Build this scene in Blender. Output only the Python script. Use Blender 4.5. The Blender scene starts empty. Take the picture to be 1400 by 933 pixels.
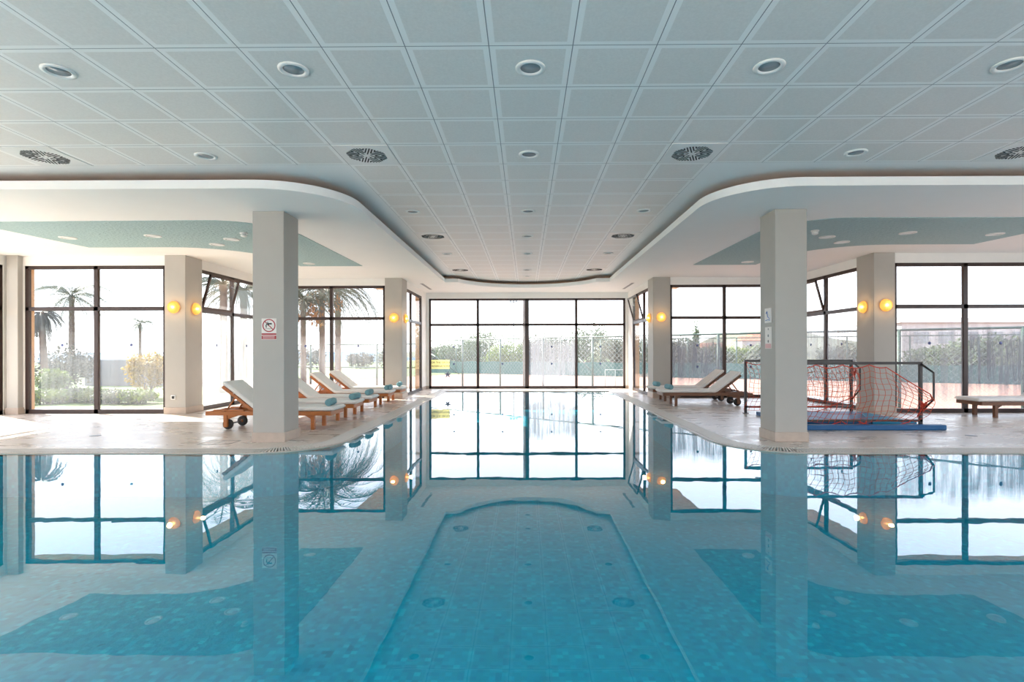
import bpy, bmesh, math, random
from mathutils import Vector, Matrix, noise
R = math.radians
random.seed(7)
SC = bpy.context.scene
COL = SC.collection

# ---------------------------------------------------------------- materials
def newmat(name):
    m = bpy.data.materials.new(name); m.use_nodes = True
    nt = m.node_tree; nt.nodes.clear()
    out = nt.nodes.new('ShaderNodeOutputMaterial')
    return m, nt, out

def N(nt, typ, **kw):
    n = nt.nodes.new(typ)
    for k, v in kw.items():
        if k in n.inputs: n.inputs[k].default_value = v
        else: setattr(n, k, v)
    return n

def L(nt, a, b): nt.links.new(a, b)

def math_(nt, op, a, b=None, c=None):
    n = nt.nodes.new('ShaderNodeMath'); n.operation = op
    for i, v in enumerate((a, b, c)):
        if v is None: continue
        if isinstance(v, (int, float)): n.inputs[i].default_value = v
        else: nt.links.new(v, n.inputs[i])
    return n.outputs[0]

def mixc(nt, fac, a, b):
    n = nt.nodes.new('ShaderNodeMix'); n.data_type = 'RGBA'
    for i, v in ((0, fac), (6, a), (7, b)):
        if isinstance(v, (int, float)): n.inputs[i].default_value = v
        elif isinstance(v, tuple): n.inputs[i].default_value = (*v, 1) if len(v) == 3 else v
        else: nt.links.new(v, n.inputs[i])
    return n.outputs[2]

def simple(name, col, rough=.6, metal=0, noise_amt=.08, scale=6, bump=0, bscale=60, spec=.5, coat=0):
    m, nt, out = newmat(name)
    p = N(nt, 'ShaderNodeBsdfPrincipled', Roughness=rough, Metallic=metal)
    p.inputs['Specular IOR Level'].default_value = spec
    if coat: p.inputs['Coat Weight'].default_value = coat
    tc = N(nt, 'ShaderNodeTexCoord')
    no = N(nt, 'ShaderNodeTexNoise', Scale=scale, Detail=4.0)
    L(nt, tc.outputs['Object'], no.inputs['Vector'])
    dark = tuple(c * (1 - noise_amt * 2) for c in col)
    L(nt, mixc(nt, no.outputs['Fac'], dark, tuple(min(1, c * (1 + noise_amt)) for c in col)), p.inputs['Base Color'])
    if bump:
        nb = N(nt, 'ShaderNodeTexNoise', Scale=bscale, Detail=3.0)
        L(nt, tc.outputs['Object'], nb.inputs['Vector'])
        b = N(nt, 'ShaderNodeBump', Strength=bump, Distance=.01)
        L(nt, nb.outputs['Fac'], b.inputs['Height']); L(nt, b.outputs['Normal'], p.inputs['Normal'])
    L(nt, p.outputs[0], out.inputs[0])
    return m

def mat_wood(name, col):
    m, nt, out = newmat(name)
    p = N(nt, 'ShaderNodeBsdfPrincipled', Roughness=.42)
    tc = N(nt, 'ShaderNodeTexCoord'); mp = N(nt, 'ShaderNodeMapping')
    mp.inputs['Scale'].default_value = (3, 30, 30)
    L(nt, tc.outputs['Object'], mp.inputs['Vector'])
    no = N(nt, 'ShaderNodeTexNoise', Scale=2.0, Detail=5.0); L(nt, mp.outputs[0], no.inputs['Vector'])
    L(nt, mixc(nt, no.outputs['Fac'], tuple(c * .6 for c in col), tuple(c * 1.3 for c in col)), p.inputs['Base Color'])
    L(nt, p.outputs[0], out.inputs[0]); return m

def mat_ceiling():
    m, nt, out = newmat('ceiling_panels')
    p = N(nt, 'ShaderNodeBsdfPrincipled', Roughness=.42)
    tc = N(nt, 'ShaderNodeTexCoord'); sp = N(nt, 'ShaderNodeSeparateXYZ')
    L(nt, tc.outputs['Object'], sp.inputs[0])
    x, y = sp.outputs[0], sp.outputs[1]
    def edge(v, off):
        f = math_(nt, 'FRACT', math_(nt, 'ADD', math_(nt, 'DIVIDE', v, .6), off))
        return math_(nt, 'MULTIPLY', math_(nt, 'MINIMUM', f, math_(nt, 'SUBTRACT', 1, f)), .6)
    e = math_(nt, 'MINIMUM', edge(x, 100.5), edge(y, 100 - (6.2 / .6) % 1))
    seam = math_(nt, 'LESS_THAN', e, .0035)
    border = math_(nt, 'LESS_THAN', e, .045)
    # per tile tone
    fl = N(nt, 'ShaderNodeCombineXYZ')
    L(nt, math_(nt, 'FLOOR', math_(nt, 'ADD', math_(nt, 'DIVIDE', x, .6), 100.5)), fl.inputs[0])
    L(nt, math_(nt, 'FLOOR', math_(nt, 'ADD', math_(nt, 'DIVIDE', y, .6), 100 - (6.2 / .6) % 1)), fl.inputs[1])
    wn = N(nt, 'ShaderNodeTexWhiteNoise'); L(nt, fl.outputs[0], wn.inputs['Vector'])
    no = N(nt, 'ShaderNodeTexNoise', Scale=55.0, Detail=5.0); L(nt, tc.outputs['Object'], no.inputs['Vector'])
    pc = mixc(nt, no.outputs['Fac'], (.70, .675, .64), (.88, .85, .81))
    pc = mixc(nt, math_(nt, 'MULTIPLY', wn.outputs['Value'], .15), pc, (.60, .61, .62))
    c = mixc(nt, border, pc, (.92, .91, .89))
    c = mixc(nt, seam, c, (.22, .23, .24))
    tile = math_(nt, 'MULTIPLY', math_(nt, 'MAXIMUM', math_(nt, 'LESS_THAN', y, 6.2),
                 math_(nt, 'LESS_THAN', math_(nt, 'ABSOLUTE', x), 2.1)), 1)
    c = mixc(nt, tile, (.88, .88, .87), c)
    L(nt, c, p.inputs['Base Color'])
    nb = N(nt, 'ShaderNodeTexNoise', Scale=2.2, Detail=2.0); L(nt, tc.outputs['Object'], nb.inputs['Vector'])
    h = math_(nt, 'ADD', math_(nt, 'MULTIPLY', nb.outputs['Fac'], .6), math_(nt, 'MULTIPLY', border, .02))
    b = N(nt, 'ShaderNodeBump', Strength=.25, Distance=.03)
    L(nt, h, b.inputs['Height']); L(nt, b.outputs['Normal'], p.inputs['Normal'])
    L(nt, p.outputs[0], out.inputs[0]); return m

def mat_deck():
    m, nt, out = newmat('deck_tile')
    p = N(nt, 'ShaderNodeBsdfPrincipled')
    tc = N(nt, 'ShaderNodeTexCoord')
    br = N(nt, 'ShaderNodeTexBrick', Scale=1.0, **{'Mortar Size': .008, 'Brick Width': .12, 'Row Height': .12})
    br.offset = 0
    br.inputs['Color1'].default_value = (.68, .60, .53, 1)
    br.inputs['Color2'].default_value = (.62, .54, .48, 1)
    br.inputs['Mortar'].default_value = (.57, .50, .44, 1)
    L(nt, tc.outputs['Object'], br.inputs['Vector'])
    no = N(nt, 'ShaderNodeTexNoise', Scale=1.3, Detail=5.0); L(nt, tc.outputs['Object'], no.inputs['Vector'])
    L(nt, mixc(nt, math_(nt, 'MULTIPLY', no.outputs['Fac'], .5), br.outputs['Color'], (.57, .50, .45)), p.inputs['Base Color'])
    wet = N(nt, 'ShaderNodeTexNoise', Scale=1.6, Detail=6.0, Roughness=.65)
    mp = N(nt, 'ShaderNodeMapping'); mp.inputs['Scale'].default_value = (1, 2.2, 1)
    L(nt, tc.outputs['Object'], mp.inputs['Vector']); L(nt, mp.outputs[0], wet.inputs['Vector'])
    mr = N(nt, 'ShaderNodeMapRange', **{'From Min': .50, 'From Max': .66, 'To Min': .34, 'To Max': .16})
    L(nt, wet.outputs['Fac'], mr.inputs['Value']); L(nt, mr.outputs[0], p.inputs['Roughness'])
    b = N(nt, 'ShaderNodeBump', Strength=.08, Distance=.004)
    L(nt, br.outputs['Fac'], b.inputs['Height']); b.invert = True
    L(nt, b.outputs['Normal'], p.inputs['Normal'])
    L(nt, p.outputs[0], out.inputs[0]); return m

def mat_pool():
    m, nt, out = newmat('pool_mosaic')
    p = N(nt, 'ShaderNodeBsdfPrincipled', Roughness=.9); p.inputs['Specular IOR Level'].default_value = 0
    tc = N(nt, 'ShaderNodeTexCoord')
    vm = N(nt, 'ShaderNodeVectorMath'); vm.operation = 'SCALE'; vm.inputs['Scale'].default_value = 1 / .036
    L(nt, tc.outputs['Object'], vm.inputs[0])
    fl = N(nt, 'ShaderNodeVectorMath'); fl.operation = 'FLOOR'
    ad = N(nt, 'ShaderNodeVectorMath'); ad.operation = 'ADD'; ad.inputs[1].default_value = (.011, .013, .017)
    L(nt, vm.outputs[0], ad.inputs[0]); L(nt, ad.outputs[0], fl.inputs[0])
    wn = N(nt, 'ShaderNodeTexWhiteNoise'); L(nt, fl.outputs[0], wn.inputs['Vector'])
    cl = N(nt, 'ShaderNodeTexNoise', Scale=.5, Detail=2.0); L(nt, tc.outputs['Object'], cl.inputs['Vector'])
    ra = N(nt, 'ShaderNodeValToRGB'); ra.color_ramp.interpolation = 'CONSTANT'
    es = ra.color_ramp.elements
    es[0].position = 0; es[0].color = (0, .17, .24, 1)
    es[1].position = .3; es[1].color = (0, .215, .305, 1)
    for pos, c in ((.6, (.0, .255, .355, 1)), (.82, (.0, .29, .39, 1)), (.95, (.005, .34, .43, 1))):
        e = es.new(pos); e.color = c
    L(nt, wn.outputs['Value'], ra.inputs[0])
    lighter = math_(nt, 'GREATER_THAN', math_(nt, 'MULTIPLY', cl.outputs['Fac'], 1.1), math_(nt, 'ADD', wn.outputs['Value'], .12))
    L(nt, mixc(nt, math_(nt, 'MULTIPLY', lighter, .5), ra.outputs[0], (.0, .32, .41)), p.inputs['Base Color'])
    L(nt, p.outputs[0], out.inputs[0]); return m

def mat_water():
    m, nt, out = newmat('pool_water')
    tc = N(nt, 'ShaderNodeTexCoord')
    no = N(nt, 'ShaderNodeTexNoise', Scale=2.4, Detail=2.0)
    L(nt, tc.outputs['Object'], no.inputs['Vector'])
    b = N(nt, 'ShaderNodeBump', Strength=.03, Distance=.02); L(nt, no.outputs['Fac'], b.inputs['Height'])
    fr0 = N(nt, 'ShaderNodeFresnel', IOR=1.62); L(nt, b.outputs[0], fr0.inputs['Normal'])
    geo = N(nt, 'ShaderNodeNewGeometry')
    fr = math_(nt, 'MULTIPLY', fr0.outputs[0], math_(nt, 'SUBTRACT', 1, geo.outputs['Backfacing']))
    gl = N(nt, 'ShaderNodeBsdfGlossy', Roughness=0.0); gl.inputs['Color'].default_value = (1, 1, 1, 1)
    L(nt, b.outputs[0], gl.inputs['Normal'])
    tr = N(nt, 'ShaderNodeBsdfTransparent'); tr.inputs['Color'].default_value = (.45, .97, 1, 1)
    mx = N(nt, 'ShaderNodeMixShader'); L(nt, fr, mx.inputs[0]); L(nt, tr.outputs[0], mx.inputs[1]); L(nt, gl.outputs[0], mx.inputs[2])
    L(nt, mx.outputs[0], out.inputs[0]); return m

def mat_glass(name, haze=.05, streak=0.0, seed=0.0, ztop=1.55, zbot=.45, tint=(.42, .44, .46)):
    """pane with a translucent veil painting in glare and haze; streak adds condensation running down below ztop"""
    m, nt, out = newmat(name)
    tc = N(nt, 'ShaderNodeTexCoord'); sp = N(nt, 'ShaderNodeSeparateXYZ'); L(nt, tc.outputs['Object'], sp.inputs[0])
    fr0 = N(nt, 'ShaderNodeFresnel', IOR=1.3)
    geo = N(nt, 'ShaderNodeNewGeometry')
    fr = math_(nt, 'MULTIPLY', fr0.outputs[0], math_(nt, 'SUBTRACT', 1, geo.outputs['Backfacing']))
    gl = N(nt, 'ShaderNodeBsdfGlossy', Roughness=0.0)
    tr = N(nt, 'ShaderNodeBsdfTransparent'); tr.inputs['Color'].default_value = (.985, .995, .99, 1)
    mx = N(nt, 'ShaderNodeMixShader'); L(nt, fr, mx.inputs[0]); L(nt, tr.outputs[0], mx.inputs[1]); L(nt, gl.outputs[0], mx.inputs[2])
    tl = N(nt, 'ShaderNodeBsdfTranslucent'); tl.inputs['Color'].default_value = (*tint, 1)  # even translucency imitates glare washing out the view
    m2 = N(nt, 'ShaderNodeMixShader'); L(nt, mx.outputs[0], m2.inputs[1]); L(nt, tl.outputs[0], m2.inputs[2])
    if streak > 0:
        mp = N(nt, 'ShaderNodeMapping'); mp.inputs['Scale'].default_value = (9, 9, .55); mp.inputs['Location'].default_value = (seed, seed, seed)
        L(nt, tc.outputs['Object'], mp.inputs['Vector'])
        no = N(nt, 'ShaderNodeTexNoise', Scale=1.4, Detail=5.0, Roughness=.7); L(nt, mp.outputs[0], no.inputs['Vector'])
        big = N(nt, 'ShaderNodeTexNoise', Scale=1.2, Detail=2.0)
        mp2 = N(nt, 'ShaderNodeMapping'); mp2.inputs['Location'].default_value = (seed * 2, 1, seed)
        L(nt, tc.outputs['Object'], mp2.inputs['Vector']); L(nt, mp2.outputs[0], big.inputs['Vector'])
        zt = math_(nt, 'ADD', sp.outputs[2], math_(nt, 'MULTIPLY', math_(nt, 'SUBTRACT', big.outputs['Fac'], .5), .8))
        top = N(nt, 'ShaderNodeMapRange', **{'From Min': ztop + .25, 'From Max': ztop - .1, 'To Min': 0, 'To Max': 1}); L(nt, zt, top.inputs['Value'])
        bot = N(nt, 'ShaderNodeMapRange', **{'From Min': zbot - .2, 'From Max': zbot + .2, 'To Min': .15, 'To Max': 1}); L(nt, zt, bot.inputs['Value'])
        st = N(nt, 'ShaderNodeMapRange', **{'From Min': .38, 'From Max': .58, 'To Min': .35, 'To Max': 1}); L(nt, no.outputs['Fac'], st.inputs['Value'])
        f = math_(nt, 'MULTIPLY', math_(nt, 'MULTIPLY', top.outputs[0], bot.outputs[0]), math_(nt, 'MULTIPLY', st.outputs[0], streak))
        L(nt, math_(nt, 'ADD', f, haze), m2.inputs[0])
    else:
        m2.inputs[0].default_value = haze
    L(nt, m2.outputs[0], out.inputs[0]); return m

def mat_stucco():
    m, nt, out = newmat('teal_stucco')
    p = N(nt, 'ShaderNodeBsdfPrincipled', Roughness=.8)
    tc = N(nt, 'ShaderNodeTexCoord')
    no = N(nt, 'ShaderNodeTexNoise', Scale=22.0, Detail=4.0); L(nt, tc.outputs['Object'], no.inputs['Vector'])
    L(nt, mixc(nt, no.outputs['Fac'], (.27, .41, .43), (.46, .60, .61)), p.inputs['Base Color'])
    b = N(nt, 'ShaderNodeBump', Strength=1.0, Distance=.03); L(nt, no.outputs['Fac'], b.inputs['Height']); L(nt, b.outputs[0], p.inputs['Normal'])
    L(nt, p.outputs[0], out.inputs[0]); return m

def mat_leaf(name, c1, c2, scale=3.0, fac=.35):
    m, nt, out = newmat(name)
    tc = N(nt, 'ShaderNodeTexCoord')
    no = N(nt, 'ShaderNodeTexNoise', Scale=scale, Detail=4.0); L(nt, tc.outputs['Object'], no.inputs['Vector'])
    mr = N(nt, 'ShaderNodeMapRange', **{'From Min': .35, 'From Max': .65}); L(nt, no.outputs['Fac'], mr.inputs['Value'])
    c = mixc(nt, mr.outputs[0], c1, c2)
    d = N(nt, 'ShaderNodeBsdfPrincipled', Roughness=.6); L(nt, c, d.inputs['Base Color'])
    t = N(nt, 'ShaderNodeBsdfTranslucent'); L(nt, c, t.inputs['Color'])
    mx = N(nt, 'ShaderNodeMixShader', Fac=fac); L(nt, d.outputs[0], mx.inputs[1]); L(nt, t.outputs[0], mx.inputs[2])
    L(nt, mx.outputs[0], out.inputs[0]); return m

def mat_lamp_glass():
    m, nt, out = newmat('amber_glass')
    tl = N(nt, 'ShaderNodeBsdfTranslucent'); tl.inputs['Color'].default_value = (1, .60, .24, 1)
    em = N(nt, 'ShaderNodeEmission', Strength=.12); em.inputs['Color'].default_value = (1, .50, .12, 1)
    ad = N(nt, 'ShaderNodeAddShader'); L(nt, tl.outputs[0], ad.inputs[0]); L(nt, em.outputs[0], ad.inputs[1])
    tr = N(nt, 'ShaderNodeBsdfTransparent'); tr.inputs['Color'].default_value = (1, .8, .4, 1)
    mx = N(nt, 'ShaderNodeMixShader', Fac=.26); L(nt, ad.outputs[0], mx.inputs[1]); L(nt, tr.outputs[0], mx.inputs[2])
    L(nt, mx.outputs[0], out.inputs[0]); return m

def mat_emit(name, col, s):
    m, nt, out = newmat(name)
    e = N(nt, 'ShaderNodeEmission', Strength=s); e.inputs['Color'].default_value = (*col, 1)
    L(nt, e.outputs[0], out.inputs[0]); return m

M = dict(
    white=simple('white_plaster', (.86, .84, .81), .7, noise_amt=.02, bump=.05),
    soffit=simple('soffit_plaster', (.90, .89, .87), .65, noise_amt=.015, scale=2),
    column=simple('column_paint', (.44, .415, .38), .6, noise_amt=.03, scale=4, bump=.04),
    cove=simple('cove_shade_brown', (.60, .40, .28), .6, noise_amt=.1),  # brown stands in for shade and indirect colour inside the cove
    plinth=simple('plinth_tile', (.52, .42, .35), .4, noise_amt=.1, scale=12),
    ext=simple('orange_render', (.72, .42, .20), .85, noise_amt=.05),
    eave=simple('eave_render', (.70, .50, .32), .85, noise_amt=.05),
    frame=simple('brown_frame', (.040, .020, .016), .38, noise_amt=.15),
    ceiling=mat_ceiling(), deck=mat_deck(), pool=mat_pool(), water=mat_water(), stucco=mat_stucco(),
    plastic=simple('white_plastic', (.80, .80, .78), .35, noise_amt=.01),
    lens=simple('lens_grey', (.30, .33, .35), .25, noise_amt=.05),
    lenswhite=simple('lens_white', (.9, .9, .9), .3, noise_amt=.01),
    dark=simple('dark_void', (.012, .012, .012), .8, noise_amt=.02),
    grey=simple('grey_metal', (.25, .25, .26), .4, metal=.6),
    grate=simple('grate_plastic', (.66, .62, .57), .4, noise_amt=.03),
    coping=simple('coping_stone', (.50, .44, .38), .35, noise_amt=.08, scale=9),
    teak=mat_wood('teak', (.42, .135, .030)), shadedwood=mat_wood('shaded_teak', (.16, .065, .028)),  # second teak is darkened to paint in shade on the right deck
    cushion=simple('cream_canvas', (.80, .78, .75), .9, noise_amt=.02, bump=.3, bscale=300),
    rubber=simple('rubber', (.025, .025, .025), .6),
    towel=simple('towel_blue', (.20, .40, .45), .95, noise_amt=.12, scale=30, bump=.8, bscale=200),
    goal=simple('goal_tube', (.035, .03, .03), .4),
    net=simple('net_cord', (.62, .09, .035), .7, noise_amt=.1),
    rope=simple('net_rope', (.65, .06, .03), .7),
    blue=simple('foam_blue', (.0, .09, .25), .4, noise_amt=.05), blue_glare=simple('foam_blue_glare', (.0, .26, .48), .4, noise_amt=.05),
    red=simple('sign_red', (.38, .015, .03), .5, noise_amt=.01), signwhite=simple('sign_white', (.78, .74, .70), .5, noise_amt=.01),
    yellow=mat_leaf('sign_yellow', (.93, .90, .55), (.94, .91, .58), fac=.7), ink=simple('ink', (.16, .14, .08), .6),
    signblue=simple('sign_blue', (.10, .22, .55), .5), black=simple('sign_black', (.02, .02, .02), .5),
    dot=simple('sticker_blue', (.10, .12, .28), .5),
    amber=mat_lamp_glass(), bulb=mat_emit('bulb', (1, .80, .48), 9.0), brass=simple('brass', (.6, .42, .15), .3, metal=1),
    lawn=simple('lawn', (.10, .15, .045), .95, noise_amt=.25, scale=1.5), clay=simple('clay_court', (.27, .145, .105), .95, noise_amt=.06, scale=.6),
    path=simple('pale_paving', (.74, .70, .64), .9, noise_amt=.06), sea=simple('sea', (.07, .12, .18), .8, spec=.05, noise_amt=.06, scale=.05),
    gwall=simple('garden_wall', (.15, .15, .18), .9, noise_amt=.04), house=simple('house_white', (.34, .32, .30), .9), roof=simple('house_roof', (.25, .11, .07), .9),
    fence=simple('fence_green', (.03, .07, .055), .5), mesh=simple('fence_wire', (.25, .30, .28), .6), screen=simple('wind_screen', (.05, .125, .11), .9, noise_amt=.08, scale=.8),
    pole=simple('pole_paint', (.20, .20, .21), .5), trunk=simple('palm_trunk', (.12, .075, .06), .95, noise_amt=.3, scale=9, bump=.6, bscale=25),
    trunkgrey=simple('palm_trunk_pale', (.20, .15, .125), .95, noise_amt=.25, scale=9, bump=.6, bscale=25),
    palm=mat_leaf('palm_leaf', (.055, .065, .045), (.11, .125, .08)), leafg=mat_leaf('leaf_green', (.035, .07, .022), (.09, .13, .045)),
    leafy=mat_leaf('leaf_yellow', (.22, .13, .0), (.32, .21, .0)), leafl=mat_leaf('leaf_lime', (.06, .11, .012), (.15, .20, .02)),
    leafd=mat_leaf('leaf_dark', (.035, .035, .032), (.07, .07, .06)), leafp=mat_leaf('leaf_pale', (.06, .075, .045), (.11, .13, .08)),
    hill=simple('hill_scrub', (.12, .125, .085), .95, noise_amt=.3, scale=.25), fruit=simple('date_cluster', (.40, .18, .06), .8),
)
GL_CLEAR = mat_glass('glass_clear', .06)
GL_TOP = mat_glass('glass_upper', .06)
GL_LEFT = mat_glass('glass_left_veil', .05, .10, 3.0, 1.3, .3)
GL_SIDE = mat_glass('glass_side_veil', .05, .22, 9.0, 2.1, .2)
GL_FOG = mat_glass('glass_condensation', .05, .60, 1.7, 1.55, .40, (.24, .25, .27))
GL_MIST = mat_glass('glass_misted', .08, .36, 5.3, 1.75, .35, (.34, .35, .36))

# ---------------------------------------------------------------- mesh helpers
class MB:
    def __init__(s): s.v = []; s.f = []; s.m = []; s.smooth = []
    def add(s, vs, fs, mi=0, sm=False):
        o = len(s.v); s.v += [tuple(v) for v in vs]
        for f in fs: s.f.append([i + o for i in f]); s.m.append(mi); s.smooth.append(sm)
    def box(s, x0, x1, y0, y1, z0, z1, mi=0):
        if x0 > x1: x0, x1 = x1, x0
        if y0 > y1: y0, y1 = y1, y0
        vs = [(x, y, z) for z in (z0, z1) for y in (y0, y1) for x in (x0, x1)]
        s.add(vs, [(0, 2, 3, 1), (4, 5, 7, 6), (0, 1, 5, 4), (2, 6, 7, 3), (0, 4, 6, 2), (1, 3, 7, 5)], mi)
    def tube(s, pts, r, n=6, mi=0, cap=True, closed=False):
        pts = [Vector(p) for p in pts]; k = len(pts); rings = []
        rr = r if isinstance(r, (list, tuple)) else [r] * k
        up = Vector((0, 0, 1)); prev = None
        for i, p in enumerate(pts):
            if closed: d = pts[(i + 1) % k] - pts[i - 1]
            else: d = pts[min(i + 1, k - 1)] - pts[max(i - 1, 0)]
            d.normalize()
            if prev is None:
                a = d.cross(up)
                if a.length < 1e-3: a = d.cross(Vector((1, 0, 0)))
            else:
                a = prev - d * prev.dot(d)
                if a.length < 1e-4: a = d.cross(up)
            a.normalize(); prev = a.copy(); b = d.cross(a)
            rings.append([p + (a * math.cos(2 * math.pi * j / n) + b * math.sin(2 * math.pi * j / n)) * rr[i] for j in range(n)])
        vs = [v for rg in rings for v in rg]; fs = []
        seg = k if closed else k - 1
        for i in range(seg):
            for j in range(n):
                a0 = i * n + j; a1 = i * n + (j + 1) % n; i2 = (i + 1) % k
                fs.append((a0, a1, i2 * n + (j + 1) % n, i2 * n + j))
        if cap and not closed: fs += [tuple(range(n))[::-1], tuple(range((k - 1) * n, k * n))]
        s.add(vs, fs, mi, n > 4)
    def lathe(s, prof, n=24, mi=0, axis='z', o=(0, 0, 0), sm=True, flip=1):
        vs = []
        for r, h in prof:
            for j in range(n):
                a = 2 * math.pi * j / n
                c, d = r * math.cos(a), r * math.sin(a)
                p = {'z': (c, d, h), 'y': (c, h, d), 'x': (h, c, d)}[axis]
                vs.append((p[0] + o[0], p[1] + o[1], p[2] + o[2]))
        fs = [(i * n + j, i * n + (j + 1) % n, (i + 1) * n + (j + 1) % n, (i + 1) * n + j) for i in range(len(prof) - 1) for j in range(n)]
        if prof[0][0] > 1e-6: fs.append(tuple(range(n)))
        if prof[-1][0] > 1e-6: fs.append(tuple(range((len(prof) - 1) * n, len(prof) * n))[::-1])
        s.add(vs, fs, mi, sm)
    def prism(s, poly, z0, z1, mi=0):
        n = len(poly)
        vs = [(x, y, z0) for x, y in poly] + [(x, y, z1) for x, y in poly]
        s.add(vs, [tuple(range(n))[::-1], tuple(range(n, 2 * n))] + [(i, (i + 1) % n, n + (i + 1) % n, n + i) for i in range(n)], mi)
    def quad(s, a, b, c, d, mi=0): s.add([a, b, c, d], [(0, 1, 2, 3)], mi)
    def build(s, name, mats, parent=None, loc=None, rot=None, bevel=0, recalc=True, merge=False):
        me = bpy.data.meshes.new(name)
        me.from_pydata(s.v, [], s.f)
        if not isinstance(mats, (list, tuple)): mats = [mats]
        for m in mats: me.materials.append(m)
        me.polygons.foreach_set('material_index', s.m)
        me.polygons.foreach_set('use_smooth', s.smooth)
        if recalc or merge:
            bm = bmesh.new(); bm.from_mesh(me)
            if merge: bmesh.ops.remove_doubles(bm, verts=bm.verts, dist=1e-4)
            bmesh.ops.recalc_face_normals(bm, faces=bm.faces); bm.to_mesh(me); bm.free()
        me.update()
        ob = bpy.data.objects.new(name, me); COL.objects.link(ob)
        if parent: ob.parent = parent
        if loc: ob.location = loc
        if rot: ob.rotation_euler = rot
        if bevel:
            b = ob.modifiers.new('bevel', 'BEVEL'); b.width = bevel; b.segments = 2; b.limit_method = 'ANGLE'; b.angle_limit = R(40)
        return ob

def tag(o, label=None, cat=None, group=None, kind=None):
    if label: o['label'] = label
    if cat: o['category'] = cat
    if group: o['group'] = group
    if kind: o['kind'] = kind
    return o

def empty(name, loc=(0, 0, 0), rz=0, **kw):
    o = bpy.data.objects.new(name, None); COL.objects.link(o); o.empty_display_size = .1
    o.location = loc; o.rotation_euler = (0, 0, rz); tag(o, **kw); return o

def copy_tree(o, parent=None):
    c = o.copy(); COL.objects.link(c)
    if parent: c.parent = parent
    for ch in o.children: copy_tree(ch, c)
    return c

def S(name, mb, mats, label=None, **kw):
    o = mb.build(name, mats, **kw); o['kind'] = 'structure'
    if label: o['label'] = label
    return o

def arc(cx, cy, r, a0, a1, n=16):
    return [(cx + r * math.cos(R(a0 + (a1 - a0) * i / n)), cy + r * math.sin(R(a0 + (a1 - a0) * i / n))) for i in range(n + 1)]

def mirror(path): return path + [(-x, y) for x, y in reversed(path)]

# ---------------------------------------------------------------- plan numbers (metres)
ZS, ZC, ZW = 3.28, 3.48, 3.08           # soffit, tile ceiling, window head
XA, YA, XB, YC, XD, YE = 10.72, 10.92, 7.07, 14.42, 3.42, 18.05
PX, PY0, PYB, PXS, PYS = 2.6, 6.72, 17.0, 8.3, -.6
Y0 = -8.0
SKY0, SKY1, SKX = -7.4, -.4, 8.6      # unseen roof opening, added to brighten the interior

# floor -------------------------------------------------------------------
edge = mirror([(-PXS, PY0)] + arc(-PX - 1, PY0 + 1, 1.0, -90, 0, 20) + [(-PX, PYB)])
GW = .30                                 # width of the overflow grate
def offset_path(w):
    return mirror([(-PXS - w, PY0 + w)] + [(-PX - 1 + (1 - w) * math.cos(a), PY0 + 1 + (1 - w) * math.sin(a)) for a in [R(-90 + 90 * i / 20) for i in range(21)]] + [(-PX - w, PYB + w)])
outer = offset_path(GW)
T = .22
north = outer + [(XA + T, PY0 + GW), (XA + T, YA + T), (XB + T, YA + T), (XB + T, YC + T), (XD + T, YC + T), (XD + T, YE + T),
                 (-XD - T, YE + T), (-XD - T, YC + T), (-XB - T, YC + T), (-XB - T, YA + T), (-XA - T, YA + T), (-XA - T, PY0 + GW)]
mb = MB()
mb.prism(north, -.10, .02)
mb.box(-XA - T, -PXS - GW, Y0, PY0 + GW, -.10, .02); mb.box(PXS + GW, XA + T, Y0, PY0 + GW, -.10, .02)
mb.box(-PXS - GW, PXS + GW, Y0, PYS, -.10, .02)
S('floor', mb, M['deck'], 'wet beige mosaic tiled pool deck')

# overflow channel, coping and grate
def band(mbx, pa, pb, z0, z1, mi=0):
    for i in range(len(pa) - 1):
        a, b, c, d = pa[i], pa[i + 1], pb[i + 1], pb[i]
        mbx.add([(*a, z0), (*b, z0), (*c, z0), (*d, z0), (*a, z1), (*b, z1), (*c, z1), (*d, z1)],
                [(3, 2, 1, 0), (4, 5, 6, 7), (0, 1, 5, 4), (2, 3, 7, 6)], mi)
mb = MB(); band(mb, edge, offset_path(.045), -.03, .012)
S('trim_1', mb, M['coping'], 'stone coping strip along the waterline', merge=True)
mb = MB(); band(mb, offset_path(.045), outer, -.12, -.05)
S('trim_2', mb, M['dark'], 'dark drain channel under the overflow grate', merge=True)
# slats
def resample(path, step):
    pts = []; acc = 0
    for i in range(len(path) - 1):
        a, b = Vector(path[i]), Vector(path[i + 1]); l = (b - a).length
        if l < 1e-6: continue
        t = acc
        while t < l: pts.append(((a + (b - a) * (t / l)), (b - a).normalized())); t += step
        acc = t - l
    return pts
mb = MB()
mid = offset_path(.1725)
for p, d in resample(mid, .034):
    n = Vector((-d.y, d.x)); h = .009; w = .128
    q = [p + d * h + n * w, p - d * h + n * w, p - d * h - n * w, p + d * h - n * w]
    mb.prism([(v.x, v.y) for v in q], -.02, .018)
band(mb, offset_path(.28), offset_path(.30), -.05, .019)
S('trim_3', mb, M['grate'], 'cream slatted overflow grate following the pool edge')

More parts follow.
